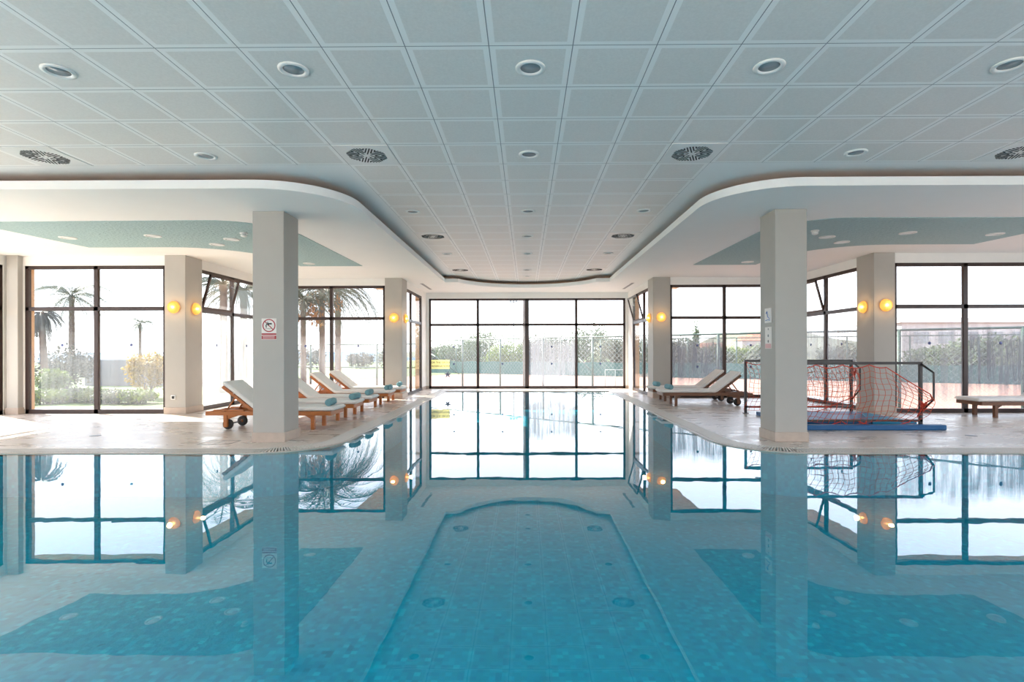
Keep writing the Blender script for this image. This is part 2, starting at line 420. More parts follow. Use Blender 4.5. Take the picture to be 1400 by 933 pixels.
# pool basin
DEP = -.55
mb = MB()
full = edge + [(PXS, PYS), (-PXS, PYS)]
n = len(full)
vs = [(x, y, DEP) for x, y in full] + [(x, y, -.005) for x, y in full]
mb.add(vs, [tuple(range(n))] + [(i, (i + 1) % n, n + (i + 1) % n, n + i) for i in range(n)])
S('pool_basin', mb, M['pool'], 'blue glass mosaic lining of the pool', recalc=False)
mb = MB(); mb.add([(x, y, 0) for x, y in full], [tuple(range(n))])
w = mb.build('pool_water', M['water'], recalc=False)
if w.data.polygons[0].normal.z < 0: w.data.flip_normals()
tag(w, 'still turquoise swimming pool water mirroring the windows', 'water', kind='stuff')

# ceiling -------------------------------------------------------------------
def stepped(m, z0, z1):
    m.box(-XA - T, XA + T, SKY1, YA + T, z0, z1); m.box(-XB - T, XB + T, YA + T, YC + T, z0, z1); m.box(-XD - T, XD + T, YC + T, YE + T, z0, z1)
mb = MB(); stepped(mb, ZC, ZC + .1); mb.box(-XA - T, XA + T, Y0 - .2, SKY0, ZC, ZC + .1)
mb.box(-XA - T, -SKX, SKY0, SKY1, ZC, ZC + .1); mb.box(SKX, XA + T, SKY0, SKY1, ZC, ZC + .1)
S('ceiling', mb, M['ceiling'], 'suspended ceiling of square perforated panels')
def sof_path(w=0):
    R_ = (1.98 ** 2 + 1.4 ** 2) / (2 * 1.4); cy = 16.7 - R_
    a0 = math.degrees(math.atan2(15.3 - cy, -1.98))
    ar = [((R_ + w) * math.cos(R(a0 + (90 - a0) * i / 18)), cy + (R_ + w) * math.sin(R(a0 + (90 - a0) * i / 18))) for i in range(18)]
    return mirror([(-XA - T, 6.43 + w)] + [(-3.36 + (1 - w) * math.cos(a), 7.43 + (1 - w) * math.sin(a)) for a in [R(-90 + 90 * i / 20) for i in range(21)]]
                  + [(-2.36 - w, 15.3 + w), (ar[0][0] - .001, 15.3 + w)] + ar) 
sp = sof_path()
ring = [(XA + T, YA + T), (XB + T, YA + T), (XB + T, YC + T), (XD + T, YC + T), (XD + T, YE + T),
        (-XD - T, YE + T), (-XD - T, YC + T), (-XB - T, YC + T), (-XB - T, YA + T), (-XA - T, YA + T)]
mb = MB(); mb.prism(sp + ring, ZS, ZS + .105)
S('ceiling_soffit', mb, M['soffit'], 'white lowered ceiling curving around the pool')
sb = sof_path(.42)
mb = MB()
band(mb, sof_path(.42), sof_path(.50), ZS + .105, ZC)
S('trim_4', mb, M['cove'], 'back face of the ceiling cove with shade painted brown', merge=True)
mb = MB(); band(mb, sof_path(.012), sof_path(.40), ZS + .105, ZS + .110)
S('trim_5', mb, M['cove'], 'top of the ceiling cove with shade painted brown', merge=True)
# teal stucco panels
left = [(-XA, 8.02), (-5.0, 7.98)] + [(-4.85 + 1.0 * math.cos(a), 9.05 + 1.07 * math.sin(a)) for a in [R(-90 + 90 * i / 12) for i in range(1, 13)]] + \
       [(-3.82, 12.3), (-5.25, 12.3)] + [(-6.75 + 1.5 * math.cos(a), 11.5 + 1.5 * math.sin(a)) for a in [R(0 - 90 * i / 10) for i in range(0, 11)]] + [(-8.26, 10.0), (-8.37, 8.48 + .6), (-XA, 8.7)]
left = [(-XA, 8.02), (-5.0, 7.98)] + [(-4.85 + 1.0 * math.cos(a), 9.05 + 1.07 * math.sin(a)) for a in [R(-90 + 90 * i / 12) for i in range(1, 13)]] + \
       [(-3.82, 12.3), (-5.25, 12.3)] + [(-6.75 + 1.5 * math.cos(a), 11.5 + 1.5 * math.sin(a)) for a in [R(0 - 90 * i / 10) for i in range(0, 11)]] + [(-8.26, 10.0), (-8.37, 8.45)]
mb = MB(); mb.prism(left[1:] + [(-8.37, 8.0)], ZS - .008, ZS + .004)
left2 = [(x, y) for x, y in left]
mb = MB(); mb.prism([(-5.0, 7.98)] + left[2:-2] + [(-8.30, 10.0), (-8.55, 8.02)], ZS - .008, ZS + .004)
S('trim_6', mb, M['stucco'], 'teal stucco ceiling panel over the left deck')
mb = MB(); mb.prism([(-x, y) for x, y in ([(-5.0, 7.98)] + left[2:-2] + [(-8.30, 10.0), (-8.55, 8.02)])], ZS - .008, ZS + .004)
S('trim_7', mb, M['stucco'], 'teal stucco ceiling panel over the right deck')
# roof and eaves
EV = 1.35
for sx, nm, side in ((-1, 'trim_8', 'left'), (1, 'trim_9', 'right')):
    poly = [(XD + T, YE + T - .05), (XD + EV + .32, YE + T - .05), (XD + EV + .32, YC + EV), (XB + EV, YC + EV), (XB + EV, YA + EV), (XA + EV, YA + EV), (XA + EV, Y0 - 1), (XA + T, Y0 - 1),
            (XA + T, YA + T), (XB + T, YA + T), (XB + T, YC + T), (XD + T, YC + T)]
    mb = MB(); mb.prism([(sx * x, y) for x, y in poly], 3.40, 3.62)
    S(nm, mb, M['eave'], 'tan roof eave outside the %s windows' % side)
mb = MB(); stepped(mb, ZC + .12, 3.75); mb.box(-XA - T, XA + T, Y0 - .3, SKY0, ZC + .12, 3.75)
mb.box(-XA - T, -SKX, SKY0, SKY1, ZC + .1, 3.75); mb.box(SKX, XA + T, SKY0, SKY1, ZC + .1, 3.75)
S('roof', mb, M['ext'], 'flat roof slab')

mb = MB(); mb.box(-XD - T, XD + T, YE + T - .05, YE + .95, 3.40, 3.62); S('sunblock_eave', mb, M['eave'], 'unseen tan overhang added above the end window to block sun')  # unseen overhang added to keep sun off the pool floor
rl_ = empty('window_20', kind='structure', label='unseen roof glazing added behind the camera to brighten the hall')  # added opening out of view, fills the room with daylight
m = MB(); m.box(-SKX, SKX, SKY0, SKY1, 3.70, 3.71); m.build('pane', GL_CLEAR, rl_)
m = MB()
for k in range(9): m.box(-SKX + k * 2 * SKX / 8 - .03, -SKX + k * 2 * SKX / 8 + .03, SKY0, SKY1, 3.62, 3.70)
for k in range(4): m.box(-SKX, SKX, SKY0 + k * (SKY1 - SKY0) / 3 - .03, SKY0 + k * (SKY1 - SKY0) / 3 + .03, 3.62, 3.70)
m.build('window_frame', M['plastic'], rl_)
li = bpy.data.lights.new('portal', 'AREA'); li.shape = 'RECTANGLE'; li.size = 2 * SKX; li.size_y = SKY1 - SKY0; li.cycles.is_portal = True
o = bpy.data.objects.new('window_portal', li); COL.objects.link(o); o.parent = rl_; o.location = (0, (SKY0 + SKY1) / 2, 3.74)

# walls + windows -------------------------------------------------------------
WALLS = {'left': MB(), 'right': MB(), 'back': MB(), 'front': MB()}
BASE = {'left': MB(), 'right': MB(), 'back': MB()}
wn = [0]
def wall_run(side, axis, pos, a0, a1, openings, out):
    """axis 'x': wall runs along x at y=pos; out=+-1 outward direction. openings [(s,e)]"""
    w = WALLS[side]
    def bx(s, e, z0, z1):
        if e - s < .004: return
        for (d0, d1, mi) in ((0, .07, 0), (.07, T, 1)):
            p0, p1 = pos + out * d0, pos + out * d1
            if axis == 'x': w.box(s, e, p0, p1, z0, z1, mi)
            else: w.box(p0, p1, s, e, z0, z1, mi)
    bx(a0, a1, ZW, ZS)
    cur = a0
    for s, e in sorted(openings): bx(cur, s, 0.0, ZW); cur = e
    bx(cur, a1, 0.0, ZW)
    if side in BASE:
        cur = a0
        for s, e in sorted(openings) + [(a1, a1)]:
            if s - cur > .05:
                if axis == 'x': BASE[side].box(cur, s, pos - out * .012, pos + .001 * out, .02, .12)
                else: BASE[side].box(pos - out * .012, pos + .001 * out, cur, s, .02, .12)
            cur = e

def make_window(axis, pos, s, e, mulls, out, label, lower, upper=None, vent=None, wm=.085, center=None, dots=True, ztr=2.19, portal=True):
    """frame box in wall plane; children frame, mullions, panes; vent=(pane index) tilted sash"""
    wn[0] += 1
    root = empty('window_%d' % wn[0], kind='structure', label=label)
    f0, f1 = pos + out * .01, pos + out * .075
    def bx(m, a, b, z0, z1, d0=None, d1=None, mi=0):
        p, q = (f0, f1) if d0 is None else (pos + out * d0, pos + out * d1)
        if axis == 'x': m.box(a, b, p, q, z0, z1, mi)
        else: m.box(p, q, a, b, z0, z1, mi)
    m = MB(); t = .07
    bx(m, s, e, ZW - t, ZW); bx(m, s, e, .02, .02 + .085)
    bx(m, s, s + t, .02, ZW); bx(m, e - t, e, .02, ZW)
    for c in mulls:
        ww = .13 if center is not None and abs(c - center) < .01 else wm
        bx(m, c - ww / 2, c + ww / 2, .02, ZW)
    bx(m, s, e, ztr - .04, ztr + .04)
    m.build('window_frame', M['frame'], root)
    xs = [s] + list(mulls) + [e]
    for i in range(len(xs) - 1):
        a = xs[i] + (t if i == 0 else wm / 2); b = xs[i + 1] - (t if i == len(xs) - 2 else wm / 2)
        g = MB(); bx(g, a - .01, b + .01, .10, ztr - .035, .038, .044)
        lm = lower[i % len(lower)]
        g.build('pane', lm, root)
        if dots:
            for zz in ((1.44, .86) if out > 0 and (axis == 'x') and label[0] != 'l' and 'left' not in label else (1.44,)):
                d = MB()
                c = (a + b) / 2
                pr = [(0.0, -.001), (.032, -.001), (.032, .001), (0.0, .001)]
                d.lathe(pr, 12, axis='y' if axis == 'x' else 'x', o=((c, pos + out * .035, zz) if axis == 'x' else (pos + out * .035, c, zz)))
                d.build('sticker', M['dot'], root)
        if vent == i:
            sash = MB(); th = .05
            la, lb, H = a + .004, b - .004, ZW - t - ztr - .045
            def sb_(p, q, z0, z1, d0, d1):
                if axis == 'x': sash.box(p, q, d0, d1, z0, z1)
                else: sash.box(d0, d1, p, q, z0, z1)
            sb_(la, lb, 0, th, -.02, .02); sb_(la, lb, H - th, H, -.02, .02); sb_(la, la + th, 0, H, -.02, .02); sb_(lb - th, lb, 0, H, -.02, .02)
            so = sash.build('sash', M['frame'], root, loc=(0, pos + out * .03, ztr + .042) if axis == 'x' else (pos + out * .03, 0, ztr + .042))
            g = MB()
            if axis == 'x': g.box(la + th, lb - th, -.003, .003, th, H - th)
            else: g.box(-.003, .003, la + th, lb - th, th, H - th)
            g.build('pane', upper or GL_TOP, so)
            ang = 15
            if axis == 'x': so.rotation_euler = (R(ang) * out, 0, 0)
            else: so.rotation_euler = (0, -R(ang) * out, 0)
            # stay arm
            st = MB(); inn = -out
            zc = ztr + .5
            if axis == 'y': st.tube([(pos + out * .03, lb if i == 0 else la, zc + .16), (pos + inn * .17, lb if i == 0 else la, zc + .06)], .008)
            st.build('stay_arm', M['grey'], root)
        else:
            g = MB(); bx(g, a - .01, b + .01, ztr + .035, ZW - t + .01, .038, .044)
            g.build('pane', upper or GL_TOP, root)
    if portal:
        li = bpy.data.lights.new('portal', 'AREA'); li.shape = 'RECTANGLE'; li.size = e - s; li.size_y = ZW
        try: li.cycles.is_portal = True
        except Exception: return root
        o = bpy.data.objects.new('window_portal', li); COL.objects.link(o); o.parent = root
        c = (s + e) / 2
        o.location = (c, pos + out * T, ZW / 2) if axis == 'x' else (pos + out * T, c, ZW / 2)
        d = Vector((0, -out, 0)) if axis == 'x' else Vector((-out, 0, 0))
        o.rotation_euler = d.to_track_quat('-Z', 'Z').to_euler()
    return root

A_ = (7.46, 10.40)
for sx, side in ((-1, 'left'), (1, 'right')):
    def sp_(a, b): return (a, b) if sx > 0 else (-b, -a)
    fogl = [GL_LEFT] if sx < 0 else [GL_FOG, GL_MIST]
    # A
    o = sp_(*A_); wall_run(side, 'x', YA, *sp_(XB, XA + T), [o], 1)
    make_window('x', YA, *o, [sx * 8.93], 1, 'large brown framed window nearest the camera in the %s bay' % side, [GL_LEFT] if sx < 0 else [GL_MIST, GL_FOG])
    # side walls near camera
    ops = [(7.9, 10.79), (4.6, 7.5), (1.3, 4.2), (-2.0, .9), (-6.5, -3.6)]
    wall_run(side, 'y', sx * XA, Y0 - T, YA, ops, sx)
    for q, (a, b) in enumerate(ops):
        make_window('y', sx * XA, a, b, [(a + b) / 2], sx, 'brown framed window %s in the %s side wall' % (['beside the far corner', 'next to the corner one', 'third from the corner', 'fourth from the corner', 'fifth from the corner'][q], side), [GL_CLEAR], dots=False)
    # B
    o = (11.45, 14.1); wall_run(side, 'y', sx * XB, YA + T, YC + T, [o], sx)
    make_window('y', sx * XB, *o, [12.75], sx, 'window with tilted open top vent on the %s return wall' % side, [GL_SIDE] if sx < 0 else [GL_MIST], vent=0 if sx < 0 else 1)
    # C
    o = sp_(3.85, 6.78); wall_run(side, 'x', YC, *sp_(XD, XB), [o], 1)
    make_window('x', YC, *o, [sx * 5.33], 1, 'brown framed window behind the loungers on the %s' % side, [GL_LEFT] if sx < 0 else [GL_FOG, GL_LEFT])
    # D
    o = (15.0, 17.3); wall_run(side, 'y', sx * XD, YC + T, YE + T, [o], sx)
    make_window('y', sx * XD, *o, [15.78], sx, 'narrow window on the %s return beside the end window' % side, [GL_CLEAR], vent=None if sx < 0 else 1)
wall_run('back', 'x', YE, -XD, XD, [(-3.33, 3.33)], 1)
make_window('x', YE, -3.33, 3.33, [-1.67, 0, 1.67], 1, 'wide four-bay window at the far end of the pool', [GL_CLEAR, GL_CLEAR, GL_FOG, GL_CLEAR], center=0)
ops = [(-9.6, -6.7), (-6.2, -3.3), (-1.45, 1.45), (3.3, 6.2), (6.7, 9.6)]
wall_run('front', 'x', Y0, -XA, XA, ops, -1)
for q, (a, b) in enumerate(ops):
    make_window('x', Y0, a, b, [(a + b) / 2], -1, 'brown framed window behind the camera, %s from the left' % ['first', 'second', 'third', 'fourth', 'fifth'][q], [GL_CLEAR], dots=False)
WALLS['left'].build('wall_left', [M['white'], M['ext']])['kind'] = 'structure'
WALLS['right'].build('wall_right', [M['white'], M['ext']])['kind'] = 'structure'
WALLS['back'].build('wall_back', [M['white'], M['ext']])['kind'] = 'structure'
mbf = WALLS['front']; mbf.box(-XA, XA, Y0 - T, Y0, ZS, ZC + .1)
for sx in (-1, 1): mbf.box(sx * XA, sx * (XA + T), Y0 - T, 6.43, ZS, ZC)
mbf.build('wall_front', [M['white'], M['ext']])['kind'] = 'structure'
for k, v in BASE.items(): v.build('baseboard_' + k, M['plinth'])['kind'] = 'structure'
# slot vents in soffit
for sx, nm in ((-1, 'left'), (1, 'right')):
    mb = MB(); mb.box(sx * 3.05, sx * 3.13, 15.55, 17.1, ZS - .004, ZS + .003, 0)
    mb.box(sx * 3.035, sx * 3.145, 15.53, 17.12, ZS - .002, ZS + .002, 1)
    tag(mb.build('slot_vent', [M['grey'], M['plastic']]), 'narrow slot vent in soffit beside the %s return window' % nm, 'vent', 'slot vents')

# columns -----------------------------------------------------------------
def column(x0, x1, y0, y1, label, grp):
    cx, cy = (x0 + x1) / 2, (y0 + y1) / 2
    r = empty('column', (cx, cy, .02), label=label, cat='column', group=grp)
    hx, hy = abs(x1 - x0) / 2, (y1 - y0) / 2
    m = MB(); m.box(-hx, hx, -hy, hy, 0, ZS - .02); m.build('shaft', M['column'], r, bevel=.008)
    m = MB(); m.box(-hx - .015, hx + .015, -hy - .015, hy + .015, 0, .135); m.build('plinth', M['plinth'], r, bevel=.004)
    return r
for sx, s in ((-1, 'left'), (1, 'right')):
    a, b = sorted((sx * 3.45, sx * 3.895))
    column(a, b, 7.48, 7.96, 'square free-standing column at the %s pool corner with %s' % (s, 'a red no-diving sign' if sx < 0 else 'two small notices on its side'), 'free-standing columns')
    a, b = sorted((sx * 7.02, sx * 7.45))
    column(a, b, 10.86, 11.43, 'square wall column with two amber lamps near the %s bay window' % s, 'wall columns')
    a, b = sorted((sx * 3.385, sx * 3.85))
    column(a, b, 14.36, 14.97, 'square wall column with two amber lamps beside the far %s return window' % s, 'wall columns')
    a, b = sorted((sx * 10.43, sx * 10.67))
    if sx < 0: column(a, b, 10.80, 10.915, 'slim pilaster at the far left corner of the room', 'corner pilasters')
    else: column(a, b, 10.80, 10.915, 'slim pilaster at the far right corner of the room', 'corner pilasters')

# wall lamps -----------------------------------------------------------------
def lamp(loc, d, label):
    r = empty('wall_lamp', loc, label=label, cat='lamp', group='amber half-globe wall lamps')
    ax = 'y' if abs(d[1]) > .5 else 'x'; s = d[1] if ax == 'y' else d[0]
    m = MB(); m.lathe([(0, 0), (.06, 0), (.06, s * .02), (0, s * .02)], 20, axis=ax); m.build('backplate', M['brass'], r)
    m = MB(); m.lathe([(.125 * math.cos(t), s * (.012 + .085 * math.sin(t))) for t in [R(90 * i / 10) for i in range(11)]], 28, axis=ax)
    m.build('glass_shade', M['amber'], r, recalc=False)
    m = MB(); m.lathe([(.030 * math.sin(t), s * .045 + .030 * math.cos(t)) for t in [R(180 * i / 8) for i in range(9)]], 14, axis=ax); m.build('bulb', M['bulb'], r)
    li = bpy.data.lights.new('lamp_glow', 'POINT'); li.energy = 1.6; li.color = (1, .58, .22); li.shadow_soft_size = .05
    o = bpy.data.objects.new('lamp_light', li); COL.objects.link(o); o.parent = r
    o.location = (0, s * .16, 0) if ax == 'y' else (s * .16, 0, 0)
for sx, s in ((-1, 'left'), (1, 'right')):
    lamp((sx * 7.25, 10.855, 2.21), (0, -1, 0), 'glowing amber lamp on the front of the near %s wall column' % s)
    lamp((sx * 7.015, 11.17, 2.20), (-sx, 0, 0), 'glowing amber lamp on the pool side of the near %s wall column' % s)
    lamp((sx * 3.60, 14.355, 2.20), (0, -1, 0), 'glowing amber lamp on the front of the far %s wall column' % s)
    lamp((sx * 3.38, 14.70, 2.20), (-sx, 0, 0), 'glowing amber lamp on the pool side of the far %s wall column' % s)

# ceiling fittings -----------------------------------------------------------
def downlight(x, y, z, label, grp, r=.115, lens='lens'):
    e = empty('downlight', (x, y, z), label=label, cat='ceiling light', group=grp)
    m = MB(); m.lathe([(r * .68, .03), (r * .68, -.006), (r * .80, -.014), (r, -.009), (r, .0), (r * .95, .002)], 28); m.build('trim_ring', M['plastic'], e)
    m = MB(); m.lathe([(0, -.001), (r * .69, -.001), (r * .69, .003), (0, .003)], 24); m.build('lens', M[lens], e)
col_y = {-3.66: 'far left', -1.83: 'second from left', 0: 'centre', 1.83: 'second from right', 3.66: 'far right'}
row1 = 4.1
for x in (-3.66, -1.83, 0, 1.83, 3.66):
    downlight(x * 1.0, 4.1, ZC, 'large round downlight in the nearest ceiling row, %s' % {-3.66: 'leftmost', -1.83: 'second from the left', 0: 'over the middle', 1.83: 'second from the right', 3.66: 'rightmost'}[x], 'downlights in the nearest row')
for x in (-3.6, 0, 3.6):
    downlight(x, 5.9, ZC, 'round downlight in the ceiling row in line with the large air diffusers, %s' % {-3.6: 'left', 0: 'middle', 3.6: 'right'}[x], 'downlights in the second row')
for x, y, l in ((-1.8, 8.3, 'left of the pair flanking the first strip row'), (0, 8.3, 'middle of the first row above the narrow pool arm'), (1.8, 8.3, 'right one in first row above the narrow pool arm'),
                (0, 10.1, 'between the two middle air diffusers'), (-1.8, 11.9, 'left one in the row past the middle diffusers'), (0, 11.9, 'centre one in the row past the middle diffusers'),
                (1.8, 11.9, 'right one in the row past the middle diffusers'), (0, 14.3, 'between the two farthest air diffusers'), (0, 15.5, 'last one before the curved end of the ceiling')):
    downlight(x, y, ZC, 'small-looking round downlight, ' + l, 'downlights above the narrow pool arm')
tl = [(7.94, 9.12, 'nearest the outer wall'), (6.38, 9.0, 'second from the outer wall'), (5.2, 9.3, 'beside the smoke detector'), (5.72, 9.75, 'just behind the one by the smoke detector'), (4.9, 11.9, 'at the far end')]
for sx, s in ((-1, 'left'), (1, 'right')):
    for x, y, l in tl:
        downlight(sx * x, y, ZS - .008, 'white round downlight in the %s teal panel, %s' % (s, l), 'downlights in the %s teal panel' % s, .13, 'lenswhite')
    e = empty('smoke_detector', (sx * 4.72, 8.8, ZS - .008), label='small white smoke detector on the %s teal panel' % s, cat='smoke detector', group='smoke detectors')
    m = MB(); m.lathe([(0, 0), (.062, 0), (.062, -.018), (0, -.018)], 20); m.build('base', M['plastic'], e)
    m = MB(); m.lathe([(.035, -.018), (.035, -.03), (.05, -.033), (.048, -.06), (.03, -.07), (0, -.07)], 20); m.build('sensor_head', M['plastic'], e)

def diffuser(x, y, label):
    e = empty('air_diffuser', (x, y, ZC), label=label, cat='air vent', group='round-pattern air diffusers')
    m = MB(); m.box(-.292, .292, -.292, .292, -.006, 0)
    m.build('face_plate', M['plastic'], e)
    m = MB()
    for k in range(8):
        a = R(45 * k + 22.5); c, s = math.cos(a), math.sin(a)
        for off, r0, r1 in ((-.060, .15, .200), (-.030, .085, .213), (0, .045, .22), (.030, .085, .213), (.060, .15, .200)):
            pts = []
            for rr, ww in ((r0, -.0065), (r1, -.0065), (r1, .0065), (r0, .0065)):
                u, v = rr, off + ww
                pts.append((u * c - v * s, u * s + v * c))
            m.prism(pts, -.0085, -.004)
    m.build('slots', M['dark'], e)
for x, y, l in ((-1.8, 5.9, 'left of the two nearest round-slotted air diffusers over the pool'), (1.8, 5.9, 'right of the two nearest round-slotted air diffusers over the pool'),
                (-5.4, 5.9, 'slotted air diffuser at the far left edge of the ceiling'), (5.4, 5.9, 'slotted air diffuser at the far right edge of the ceiling'),
                (-1.8, 10.1, 'left of the two middle slotted air diffusers'), (1.8, 10.1, 'right of the two middle slotted air diffusers'),
                (-1.8, 14.3, 'left of the two farthest slotted air diffusers'), (1.8, 14.3, 'right of the two farthest slotted air diffusers')):
    diffuser(x, y, l)

# loungers ---------------------------------------------------------------------
def rbox(m, x0, x1, y0, y1, z0, z1, mat=None):
    m.box(x0, x1, y0, y1, z0, z1)
def make_lounger(wood, label):
    r = empty('sun_lounger', label=label, cat='sun lounger', group='sun loungers beside the pool')
    W = .28
    for s in (-1, 1):
        m = MB(); m.box(-2.06, 0, s * W - .02, s * W + .02, .235, .30); m.build('side_rail', wood, r, bevel=.005)
    m = MB(); m.box(-.04, 0.005, -W, W, .235, .298); m.box(-1.26, -1.22, -W, W, .24, .295)
    for k in range(13): m.box(-.10 - k * .092, -.045 - k * .092, -W + .02, W - .02, .285, .302)
    m.build('seat_slats', wood, r)
    m = MB(); m.box(-2.06, -2.02, -W, W, .235, .298); m.build('end_board', wood, r)
    for s in (-1, 1):
        m = MB(); m.prism([(-.28, -.03), (-.34, -.03), (-.34, .03), (-.28, .03)], 0, .24)
        m.v = [(x, y + s * (W - .05), z) for x, y, z in m.v]
        # corner brace
        m.add([(-.34, s * (W - .05) - .012, .235), (-.45, s * (W - .05) - .012, .235), (-.34, s * (W - .05) - .012, .17),
               (-.34, s * (W - .05) + .012, .235), (-.45, s * (W - .05) + .012, .235), (-.34, s * (W - .05) + .012, .17)],
              [(0, 1, 2), (5, 4, 3), (0, 3, 4, 1), (1, 4, 5, 2), (2, 5, 3, 0)])
        m.build('leg', wood, r, bevel=.004)
        m = MB(); m.box(-1.76, -1.70, s * W - .025, s * W + .025, .045, .24)
        m.add([(-1.70, s * W - .012, .235), (-1.52, s * W - .012, .235), (-1.70, s * W - .012, .17), (-1.70, s * W + .012, .235), (-1.52, s * W + .012, .235), (-1.70, s * W + .012, .17)],
              [(0, 1, 2), (5, 4, 3), (0, 3, 4, 1), (1, 4, 5, 2), (2, 5, 3, 0)])
        m.build('leg', wood, r, bevel=.004)
        m = MB(); yc = s * (W - .065)
        m.lathe([(0, -.022), (.05, -.022), (.075, -.02), (.085, -.012), (.085, .012), (.075, .02), (.05, .022), (0, .022)], 24, axis='y', o=(-1.73, yc, .085))
        wh = m.build('wheel', M['rubber'], r)
        m = MB(); m.lathe([(0, -.03), (.022, -.03), (.022, .03), (0, .03)], 12, axis='y', o=(-1.73, yc, .085)); m.build('hub', wood, wh)
    m = MB(); m.tube([(-1.73, -W + .02, .085), (-1.73, W - .02, .085)], .012, 8); m.build('axle', M['grey'], r)
    # backrest (hinge at x=-1.24)
    an = R(38); H0 = Vector((-1.26, 0, .30)); ux = Vector((-math.cos(an), 0, math.sin(an))); un = Vector((math.sin(an), 0, math.cos(an)))
    def P(u, y, v): return H0 + ux * u + un * v + Vector((0, y, 0))
    def ob_(m, u0, u1, y0, y1, v0, v1):
        c = [P(u, y, v) for v in (v0, v1) for y in (y0, y1) for u in (u0, u1)]
        m.add(c, [(0, 2, 3, 1), (4, 5, 7, 6), (0, 1, 5, 4), (2, 6, 7, 3), (0, 4, 6, 2), (1, 3, 7, 5)])
    m = MB()
    for s in (-1, 1): ob_(m, 0, .68, s * (W - .05) - .016, s * (W - .05) + .016, -.045, 0)
    for k in range(8): ob_(m, .03 + k * .083, .083 + k * .083, -W + .01, W - .01, -.002, .014)
    m.build('backrest', wood, r)
    m = MB()
    for s in (-1, 1): m.tube([P(.42, s * (W - .09), -.03), Vector((-1.78, s * (W - .09), .295))], .013, 6)
    m.tube([P(.42, -W + .08, -.03), P(.42, W - .08, -.03)], .012, 6); m.box(-1.80, -1.76, -W, W, .27, .31)
    m.box(-1.95, -1.45, -W + .025, -W + .055, .30, .325); m.box(-1.95, -1.45, W - .055, W - .025, .30, .325)
    m.build('backrest_support', wood, r)
    # mattress: swept profile along the length
    t = .068; prof = []
    top, bot = [], []
    xs = [.04, .02, -.2, -.6, -1.0, -1.19]
    for i, x in enumerate(xs):
        ins = .018 if i == 0 else 0
        bot.append(Vector((x, 0, .305 + ins))); top.append(Vector((x, 0, .305 + t - ins)))
    bot.append(Vector((-1.245, 0, .318))); top.append(Vector((-1.245 + .022, 0, .305 + t + .004)))
    for u in (.06, .3, .5, .69, .71):
        ins = .018 if u == .71 else 0
        bot.append(P(u, 0, .016 + ins)); top.append(P(u, 0, .016 + t - ins))
    m = MB(); Wm = W - .005
    ys = [-Wm, -Wm + .02, Wm - .02, Wm]
    n = len(top); V = []
    for j, y in enumerate(ys):
        e_ = .016 if j in (0, 3) else 0
        for k in range(n):
            d = (top[k] - bot[k]).normalized() * e_
            V.append((bot[k] + d) + Vector((0, y, 0))); V.append((top[k] - d) + Vector((0, y, 0)))
    F = []
    for j in range(3):
        o0, o1 = j * 2 * n, (j + 1) * 2 * n
        for k in range(n - 1):
            F += [(o0 + 2 * k, o0 + 2 * k + 2, o1 + 2 * k + 2, o1 + 2 * k), (o0 + 2 * k + 1, o1 + 2 * k + 1, o1 + 2 * k + 3, o0 + 2 * k + 3)]
        F += [(o0, o1, o1 + 1, o0 + 1), (o0 + 2 * n - 2, o0 + 2 * n - 1, o1 + 2 * n - 1, o1 + 2 * n - 2)]
    for o0 in (0, 3 * 2 * n):
        for k in range(n - 1): F.append((o0 + 2 * k, o0 + 2 * k + 1, o0 + 2 * k + 3, o0 + 2 * k + 2))
    m.add(V, F, 0, False)
    mt = m.build('mattress', M['cushion'], r, bevel=.01)
    for s in (-1, 1):
        m = MB(); m.tube([P(.45, s * (Wm + .003), .01), P(.45, s * (Wm + .003), .07)], .006, 5); m.build('tie_strap', M['plastic'], mt)
    return r
def make_towel(loc, label):
    r = empty('rolled_towel', loc, label=label, cat='towel', group='rolled blue towels on the loungers')
    m = MB(); prof = []; Rr = .058
    # rolled body with soft ends, axis y
    m.lathe([(0, -.155), (.03, -.158), (.05, -.156), (Rr, -.145), (Rr + .002, -.05), (Rr, .05), (Rr + .002, .145), (.05, .156), (.03, .158), (0, .155)], 28, axis='y', o=(0, 0, Rr))
    b = m.build('towel_body', M['towel'], r)
    m = MB()
    for s in (-1, 1):
        sp = [((.008 + .0072 * a) * math.cos(a), s * .158, Rr + (.008 + .0072 * a) * math.sin(a)) for a in [i * .35 for i in range(18)]]
        m.tube(sp, .0032, 5)
    m.tube([(.045, -.15, Rr + .045), (.047, 0, Rr + .043), (.045, .15, Rr + .045)], .006, 6)
    m.build('spiral_edge', M['towel'], r)
    return r
lab = ['teak lounger with cream mattress partly behind the left signed column, nearest of its row', 'second nearest teak lounger in the left row, head hidden by the column',
       'teak lounger in the middle of the left row of five', 'second farthest teak lounger in the left row', 'farthest teak lounger in the left row, beside the wall column']
ys = [8.91, 10.04, 11.03, 12.50, 13.68]
first = make_lounger(M['teak'], lab[0]); twl = None
ZTOP = .02 + .305 + .068
for i, y in enumerate(ys):
    o = first if i == 0 else copy_tree(first)
    o['label'] = lab[i]; o.location = (-3.21, y, .02); o.rotation_euler = (0, 0, R((-1, 1.5, -.5, .8, -.6)[i]))
    l = 'rolled blue towel on the foot of the %s lounger in the left row' % ['nearest', 'second nearest', 'middle', 'second farthest', 'farthest'][i]
    if i == 0: twl = make_towel((-3.32, y + .02, ZTOP), l); t = twl
    else: t = copy_tree(twl); t.location = (-3.30 + .02 * (i % 2), y + .02, ZTOP); t['label'] = l
    t.rotation_euler = (0, 0, R((4, -6, 3, -4, 6)[i]))
rl = make_lounger(M['shadedwood'], 'teak lounger with painted-in shade and cream mattress in front of the right row pair, nearer one')
rl.location = (3.12, 12.58, .02); rl.rotation_euler = (0, 0, R(180))
